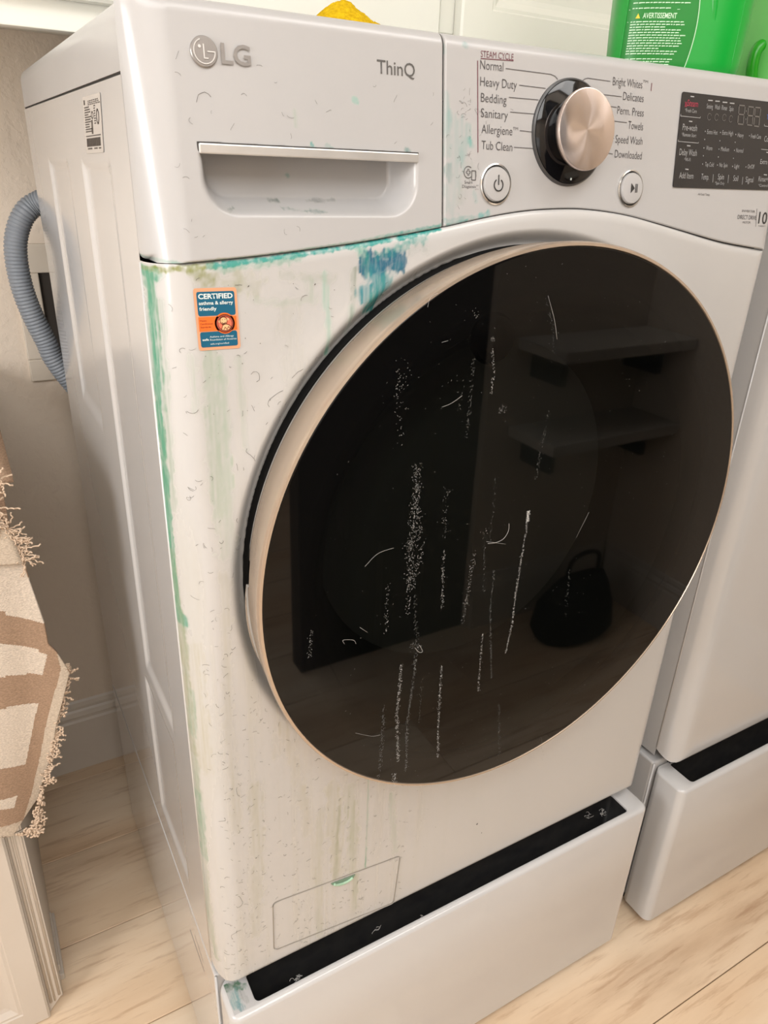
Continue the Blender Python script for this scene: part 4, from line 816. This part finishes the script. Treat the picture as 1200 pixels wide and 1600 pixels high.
# ------------------------------------------------------------------ wall cabinets above
def panel_door(name, x0, x1, z0, z1, y, m, parent, rail=.058, depth=.02, bevw=.016):
    """framed door: stile faces, moulding slope, recessed field, facing -y"""
    def rect(o_, yy): return [(x0+o_, yy, z0+o_), (x1-o_, yy, z0+o_), (x1-o_, yy, z1-o_), (x0+o_, yy, z1-o_)]
    rings = [rect(0, y+depth), rect(0, y+.003), rect(.003, y), rect(rail-.006, y), rect(rail-.004, y+.0015), rect(rail, y+.0015), rect(rail+bevw*.55, y+.007), rect(rail+bevw, y+.0085), rect(rail+bevw+.004, y+.0085)]
    V = [p for r in rings for p in r]; F = []
    for i in range(len(rings)-1):
        for j in range(4): F.append((i*4+j, i*4+(j+1) % 4, (i+1)*4+(j+1) % 4, (i+1)*4+j))
    F.append(tuple((len(rings)-1)*4+j for j in range(4)))
    return pyd(name, V, F, parent, m, smooth=False)
ZB, YC = 1.3675, .50
def wall_cab(label, x0, x1, ztop, doors):
    t = thing('wall_cabinet', label, 'cabinet', ((x0+x1)/2, .66, ZB), 'wall cabinets above the machines')
    box('cabinet_body', (x0+.001, YC+.017, ZB+.034), (x1-.001, YW-.001, ztop), M_cab, t, .0015)
    boxes('face_frame', [((x0, YC, ZB), (x1, YC+.018, ZB+.05)), ((x0, YC, ZB+.05), (x0+.04, YC+.018, ztop)), ((x1-.04, YC, ZB+.05), (x1, YC+.018, ztop)), ((x0+.04, YC, ztop-.05), (x1-.04, YC+.018, ztop))], M_cab, t, .0012)
    [box('side_skirt', (a_, YC+.018, ZB), (a_+.016, YW-.001, ZB+.034), M_cab, t, .001) for a_ in (x0, x1-.016)]
    for a, b in doors:
        d = panel_door('door', a, b, ZB+.030, ztop-.02, YC-.021, M_cab, t)
        tube('knob_stem', [(b-.03, YC-.021, ZB+.10), (b-.03, YC-.036, ZB+.10)], .006, M_chrome, d, 10)
    return t
wall_cab('white wall cabinet at the left, its underside edge over the hose wall', -1.20, .552, 2.15, [(-1.17, -.62), (-.605, -.062), (-.047, .546)])
wall_cab('white wall cabinet on the right, behind the green detergent jug', .558, 1.555, 2.15, [(.582, 1.06), (1.075, 1.535)])

# ------------------------------------------------------------------ things on top of the washer
ZL = 1.3368
# yellow microfibre cloth
n = 90; u = np.linspace(-1, 1, n); U, Vv = np.meshgrid(u, u); r = np.hypot(U, Vv*.95)+.10*(vn(U, Vv, 2.2, 2.2, 5)-.5)*2
hgt = np.clip(1-r, 0, 1)**.55*(.030+.022*np.exp(-((U+.35)**2+(Vv+.2)**2)/.16)-.012*sm((U-.1)/.4))+.006*(vn(U, Vv, 7, 7, 8)-.5)*(r < .93)
hgt += .0022*vn(U, Vv, 42, 42, 9)*(r < .95); keep = (r < 1.0)
P = np.stack([.2255+.055*U, .125+.05*Vv, ZL+np.maximum(hgt*.66, 0)+.0004], -1)
mk = keep[:-1, :-1] & keep[1:, 1:] & keep[:-1, 1:] & keep[1:, :-1]
yc = grid('cleaning_cloth', P, None, M_yellow, mask=mk); tag(yc, 'crumpled yellow microfibre cloth lying on top of the washer', 'cloth')
# detergent jug
def superloft(name, secs, m, parent=None, n=48, p=3.2):
    """secs: (cx, cy, z, ax, ay)"""
    V = []; F = []
    for (cx, cy, z, ax, ay) in secs:
        for k in range(n):
            t = 2*PI*k/n; c, s_ = math.cos(t), math.sin(t); V.append((cx+ax*math.copysign(abs(c)**(2/p), c), cy+ay*math.copysign(abs(s_)**(2/p), s_), z))
    for i in range(len(secs)-1):
        for k in range(n): F.append((i*n+k, i*n+(k+1) % n, (i+1)*n+(k+1) % n, (i+1)*n+k))
    F.append(tuple(range(n))[::-1]); F.append(tuple((len(secs)-1)*n+k for k in range(n)))
    o = pyd(name, V, F, parent, m); o.data.set_sharp_from_angle(angle=math.radians(50)); return o
jx, jy = .625, .120
jug = thing('detergent_jug', 'bright green detergent jug with a printed back label, standing on the washer', 'jug', (jx, jy, ZL), None)
J = [(.060, .034, .0), (.067, .040, .004), (.070, .043, .012), (.072, .044, .05), (.073, .044, .09), (.071, .043, .15), (.066, .041, .19), (.054, .037, .225), (.040, .033, .245), (.028, .028, .252)]
def jug_ax(h): hs = [q_[2] for q_ in J]; return np.interp(h, hs, [q_[0] for q_ in J]), np.interp(h, hs, [q_[1] for q_ in J])
hh = np.linspace(0, .252, 60); body = superloft('jug_body', [(jx, jy, ZL+h, *map(float, jug_ax(h))) for h in np.concatenate([[0, .002, .004, .008], hh[3:]])], M_jug, jug, 72)
def jug_y(x, h, off=0):
    ax, ay = jug_ax(h); c = min(abs((x-jx)/ax), .9999); return jy-ay*(1-c**3.2)**(1/3.2)-off
# label on the front face
lz = np.linspace(.004, .16, 50); G = []
for h in lz:
    w_r = .012+.010*math.sin((h-.004)*26+.4); G.append([(x_, jug_y(x_, h, .0005), ZL+h) for x_ in np.linspace(jx-.062, jx+w_r-.012, 26)])
lab = grid('back_label', np.array(G), jug, M_juglabel)
ed = [(g[-1][0], g[-1][1]-.0004, g[-1][2]) for g in G]; tube('label_edge', ed, .0005, M_jugprint, lab, 5)
tube('label_edge', [(g[0][0], g[0][1]-.0004, g[0][2]) for g in G], .0007, M_jug, lab, 5)
bars = []; R_ = random.Random(4)
flab = lambda a, b, h: (a, jug_y(a, b, .0009+h), ZL+b)
h = .010
while h < .155:
    if .052 < h < .062: h += .0016; continue
    xx = jx-.057; end = jx-.012+.008*math.sin(h*26)-R_.choice([0, 0, .004, .02])
    while xx < end: wd = R_.uniform(.0015, .006); bars.append([(xx, h), (xx+wd*.5, h+.0003), (xx+wd, h+.0003), (xx+wd, h+.0011), (xx, h+.0011)]); xx += wd+.0009
    h += .0024 if R_.random() > .12 else .0048
multi_prism('label_print', bars, flab, .0001, M_jugprint, lab)
letters('lettering', 'AVERTISSEMENT', flab, jx-.046, .0545, .034, .0048, M_jugprint, lab, .012)
multi_prism('warning_triangle', [[(jx-.053, .0545), (jx-.0485, .0545), (jx-.0508, .0590)]], flab, .0001, mat('warning_yellow', srgb(236, 214, 60), .5), lab)
multi_prism('label_rules', line_poly([(jx-.060, .0515), (jx-.010, .0515)], .0004)+line_poly([(jx-.060, .0625), (jx-.010, .0625)], .0004), flab, .0001, M_jugprint, lab)
tube('parting_line', [(jx+.056, jug_y(jx+.056, h, -.0002), ZL+h) for h in np.linspace(.004, .18, 30)], .0006, M_jug, jug, 6)
G = [(jx+.022+.016*math.sin(t*PI)*.5, jug_y(jx+.022, .03+.14*t, -.004), ZL+.03+.14*t) for t in np.linspace(0, 1, 16)]
tube('body_ridge', [(jx+.030-.014*math.sin(t*1.6), jug_y(jx+.030-.014*math.sin(t*1.6), .036+.13*t, -.0042), ZL+.036+.13*t) for t in np.linspace(0, 1, 18)], lambda i: .0062*math.sin(PI*(i+.6)/18.4)**.5, M_jug, jug, 12)
tube('handle', catmull([(jx+.048, jy, ZL+.19), (jx+.072, jy, ZL+.215), (jx+.070, jy, ZL+.246), (jx+.05, jy, ZL+.262), (jx+.02, jy, ZL+.25)], 8), .014, M_jug, jug, 14)
lathe('cap', [(.0, .286), (.026, .286), (.029, .282), (.031, .252), (.031, .245), (0, .245)], (jx, jy, ZL), (0, 0, 1), M_bottle, jug, 36)
jug.rotation_euler = (0, 0, math.radians(-36))
# pale bottle behind, over the dryer
bx, by = .925, .190
bot = thing('softener_bottle', 'pale green bottle standing on the dryer beside the bright green jug', 'bottle', (bx, by, ZL), None)
superloft('bottle_body', [(bx, by, ZL, .066, .04), (bx, by, ZL+.004, .072, .046), (bx, by, ZL+.02, .075, .049), (bx-.002, by, ZL+.08, .077, .05), (bx-.002, by, ZL+.16, .075, .05), (bx, by, ZL+.20, .058, .044), (bx, by, ZL+.225, .030, .028), (bx, by, ZL+.24, .026, .026)], M_bottle, bot, 56, 2.8)
lathe('cap', [(0, .275), (.024, .275), (.027, .27), (.029, .235), (0, .235)], (bx, by, ZL), (0, 0, 1), M_jug, bot, 32)
tube('side_handle', catmull([(bx-.070, by-.012, ZL+.006), (bx-.083, by-.012, ZL+.03), (bx-.085, by-.012, ZL+.05), (bx-.080, by-.012, ZL+.060), (bx-.070, by-.012, ZL+.064)], 6), .0075, M_bottle_dark, bot, 10)

# ------------------------------------------------------------------ base cabinet at the left and its towel
bcab = thing('base_cabinet', 'white panelled base cabinet at the left, under the fringed towel', 'cabinet', (-.5, .55, 0))
CX1 = -.1775
box('cabinet_body', (XL+.02, .318, .0), (CX1, YW-.02, .90), M_base, bcab, .002)
bev_ = [(XL+.02, .0), (-.200, .0), (CX1, .030), (CX1, .90), (XL+.02, .90)]
prism('face_frame', bev_, lambda a, b, h: (a, .317-h, b), .016, M_base, bcab)
V, F = [], []
for o_, r_ in ((.004, .0022), (.0115, .0016), (.0175, .0024)): tube_geo([(CX1-o_, .3010, .032 if o_ < .01 else .022), (CX1-o_, .3010, .90)], r_, 8, V, F)
pyd('edge_moulding', V, F, bcab, M_base)
panel_door('door', -.62, -.1775-.022, .004, .88, .288, M_base, bcab, .040, .0125, .016)
panel_door('door', -1.16, -.628, .004, .88, .288, M_base, bcab, .040, .0125, .016)
box('worktop', (XL+.02, .262, .90), (-.125, YW-.02, .93), M_base, bcab, .004)
boxes('shoe_moulding', [((CX1-.001, .345, .0), (CX1+.007, .47, .014)), ((CX1-.001, .352, .014), (CX1+.003, .46, .03))], M_base, bcab, .002)
# towel
YT = .245
def tw(u, v): p = on(1, YT, u, v); return (p[0], p[2])
def poly(*ps): return [tw(*p) for p in ps]
CREAM = [poly((-260, 880), (0, 869), (30, 866), (46, 905), (68, 968), (8, 958), (8, 952), (-40, 948), (-40, 955), (-260, 935)), poly((-260, 1000), (0, 1003), (60, 1010), (60, 1014), (73, 1016), (66, 1050), (42, 1050), (42, 1053), (8, 1054), (8, 1057), (-260, 1062)), poly((-260, 1130), (-60, 1114), (10, 1107), (10, 1104), (60, 1097), (40, 1196), (-20, 1204), (-260, 1228)), poly((-260, 1290), (-30, 1256), (27, 1243), (22, 1261), (-20, 1266), (-260, 1310))]
BANDP = poly((86, 1008), (106, 1042), (88, 1120), (80, 1180), (60, 1250), (54, 1292), (33, 1290), (50, 1240), (64, 1180), (72, 1130), (84, 1075), (93, 1035))
OUT = poly((-300, 850), (20, 846), (34, 864), (46, 905), (68, 968), (74, 1000), (86, 1010), (106, 1040), (88, 1120), (80, 1180), (60, 1250), (53, 1292), (20, 1302), (-40, 1310), (-300, 1345))
HEM = poly((-300, 1322), (0, 1290), (33, 1282), (54, 1284), (54, 1296), (20, 1303), (-40, 1312), (-300, 1350))
def inside(P, X, Z):
    r = np.zeros(X.shape, bool); n_ = len(P)
    for i in range(n_):
        (x1, z1), (x2, z2) = P[i], P[(i+1) % n_]; c = ((z1 > Z) != (z2 > Z)) & (X < (x2-x1)*(Z-z1)/((z2-z1) if abs(z2-z1) > 1e-12 else 1e-12)+x1); r ^= c
    return r
zt_, zb_ = .905, min(p[1] for p in OUT); zz = np.linspace(zb_, .93, 420)
# right outline x(z)
oz = np.array([p[1] for p in OUT]); edge_pts = OUT[1:13]; ez = np.array([p[1] for p in edge_pts])[::-1]; exx = np.array([p[0] for p in edge_pts])[::-1]; od = np.argsort(ez); ez, exx = ez[od], exx[od]
xr = np.interp(zz, ez, exx); xl = -.48
sfrac = np.linspace(0, 1, 330)**.8; Zg = np.repeat(zz[:, None], 330, 1); Xg = xl+(xr[:, None]-xl)*sfrac[None, :]
# lower edge follows the slanting hem
hz = lambda X: np.interp(X, [xl, tw(-40, 1310)[0], tw(20, 1303)[0], tw(54, 1293)[0]], [tw(-40, 1310)[1]-.015, tw(-40, 1310)[1], tw(20, 1303)[1], tw(54, 1293)[1]])
Zg = np.maximum(Zg, hz(Xg)); Yg = YT+.0035*np.sin(Xg*46+Zg*5)+.002*np.sin(Xg*90-Zg*9)
Yg += np.where(Xg > -.135, -.008*sm((Xg+.135)/.05)+.02*sm((Xg+.11)/.04)*0, 0)
cxm = (Xg[:-1, :-1]+Xg[1:, 1:])/2; czm = (Zg[:-1, :-1]+Zg[1:, 1:])/2; mi = np.zeros(cxm.shape, int)
for P_ in CREAM: mi[inside(P_, cxm, czm)] = 1
mi[inside(BANDP, cxm, czm)] = 2; mi[inside(HEM, cxm, czm)] = 2
towel = grid('towel', np.stack([Xg, Yg, Zg], -1), None, [M_tbrown, M_tcream, M_tband], mi=mi); so = towel.modifiers.new('thick', 'SOLIDIFY'); so.thickness = .003; so.offset = 0
tag(towel, 'fringed taupe and cream patterned towel hanging over the left cabinet', 'towel')
# part that lies over the worktop edge
xo = np.linspace(xl, -.105, 40); to = np.linspace(0, 1, 30); Xo, To = np.meshgrid(xo, to); arc = lambda t: (YT-.001+.0*t, .925) 
Yo = np.where(To < .25, YT+.010*sm(To/.25), YT+.010+(To-.25)*.35); Zo = np.where(To < .25, .925+.0085*np.sin(np.clip(To/.25, 0, 1)*PI/2), .9335)+.0008
grid('towel_top', np.stack([Xo, Yo, Zo], -1), towel, M_tbrown).modifiers.new('thick', 'SOLIDIFY').thickness = .003
# upper flap folded forward with its own fringe
fl_pts = [tw(-300, 820), tw(0, 815), (tw(22, 838)), (tw(34, 868)), tw(10, 868), tw(-300, 872)]
zzf = np.linspace(0, 1, 24); G = []
for t in zzf:
    xr_ = np.interp(t, [0, .45, 1], [tw(2, 800)[0], tw(22, 838)[0], tw(33, 866)[0]]); z_ = np.interp(t, [0, .45, 1], [tw(2, 800)[1], tw(22, 838)[1], tw(33, 866)[1]]); G.append([(x_, YT-.012-.004*math.sin(x_*50), z_+(.004*math.sin(x_*20))) for x_ in np.linspace(xl, xr_, 60)])
flp = grid('folded_flap', np.array(G), towel, M_tband); flp.modifiers.new('thick', 'SOLIDIFY').thickness = .003
V, F = [], []; R_ = random.Random(12)
def yarn(x, z, y0, a, l, curl, rad=.0010):
    P = []; n_ = 16; cx, cz, cy = x, z, y0; ph = R_.uniform(0, 6); k = R_.gauss(0, curl)
    for i in range(n_):
        P.append((cx+.0008*math.sin(i*1.4+ph), cy+.0010*math.cos(i*1.4+ph)-.0005*i/n_, cz)); a += k/n_+R_.gauss(0, .12); cx += math.cos(a)*l/n_; cz += math.sin(a)*l/n_; cy += R_.gauss(-.0001, .0004)
    tube_geo(P, lambda i: rad*(1.25 if i == n_-1 else 1), 5, V, F)
eg = [(104, 1036), (106, 1045), (100, 1075), (92, 1105), (86, 1140), (82, 1170), (74, 1205), (63, 1242), (57, 1270), (54, 1292)]; eg = [tw(*p) for p in eg]
for i in range(len(eg)-1):
    (x1, z1), (x2, z2) = eg[i], eg[i+1]
    for k in range(15):
        t = R_.random(); x_, z_ = x1+(x2-x1)*t, z1+(z2-z1)*t; yarn(x_-.001, z_, YT-.004+R_.uniform(-.004, .003), R_.uniform(-1.3, .5), R_.uniform(.009, .017), 5.0, .0011)
for k in range(16): x_, z_ = tw(R_.uniform(40, 54), 1292); yarn(x_, z_, YT-.004, R_.uniform(-1.7, -.5), R_.uniform(.012, .022), 4, .0013)
for k in range(46):
    t = R_.random(); x_, z_ = [np.interp(t, [0, .6, 1], [tw(*p)[i] for p in [(0, 812), (22, 838), (33, 868)]]) for i in (0, 1)]; yarn(x_-.002, z_, YT-.014, R_.uniform(-.95, .05), R_.uniform(.014, .028), .9, .0008)
for k in range(30):
    x_, z_ = tw(R_.uniform(-30, -2), R_.uniform(735, 815)); yarn(x_, z_, YT-.016, R_.uniform(-.6, .7), R_.uniform(.012, .022), 1.6, .0009)
fr = pyd('fringe', V, F, towel, M_fringe); fr['kind'] = 'stuff'

# ------------------------------------------------------------------ behind the camera: shelves in the corner, ceiling lamps (seen as reflections)
for z, lb in ((.845, 'upper white wall shelf in the corner opposite the dryer'), (.610, 'lower white wall shelf in the corner opposite the dryer')):
    t = thing('wall_shelf', lb, 'shelf', (1.33, -.93, z), 'corner shelves behind the camera')
    box('shelf_board', (1.10, -1.019, z-.015), (XR-.002, -.84, z+.015), M_tan, t, .003)
    for xx in (1.16, 1.50): box('bracket', (xx-.01, -1.018, z-.09), (xx+.01, -.90, z-.016), M_dark, t, .002)
bag = thing('tote_bag', 'dark tote bag slumped on the floor below the corner shelves', 'bag', (1.30, -.86, 0))
superloft('bag_body', [(1.30, -.87, .001, .12, .07), (1.30, -.87, .03, .135, .085), (1.30, -.87, .10, .125, .075), (1.31, -.87, .16, .10, .045), (1.31, -.87, .19, .085, .02)], M_dark, bag, 40, 2.4)
tube('bag_handle', catmull([(1.25, -.87, .185), (1.26, -.865, .25), (1.31, -.86, .27), (1.36, -.865, .25), (1.37, -.87, .185)], 6), .006, M_dark, bag, 8)
for (lx, ly), lb in (((-.55, -1.55), 'large square ceiling light panel, the left of the pair behind the camera'), ((.80, -.66), 'large square ceiling light panel, the right of the pair above the aisle')):
    t = thing('ceiling_light', lb, 'lamp', (lx, ly, ZC), 'ceiling light panels')
    box('lamp_base', (lx-.3, ly-.3, ZC-.02), (lx+.3, ly+.3, ZC-.0005), M_trim, t, .003)
    box('lamp_diffuser', (lx-.28, ly-.28, ZC-.026), (lx+.28, ly+.28, ZC-.019), M_lamp, t, .002)
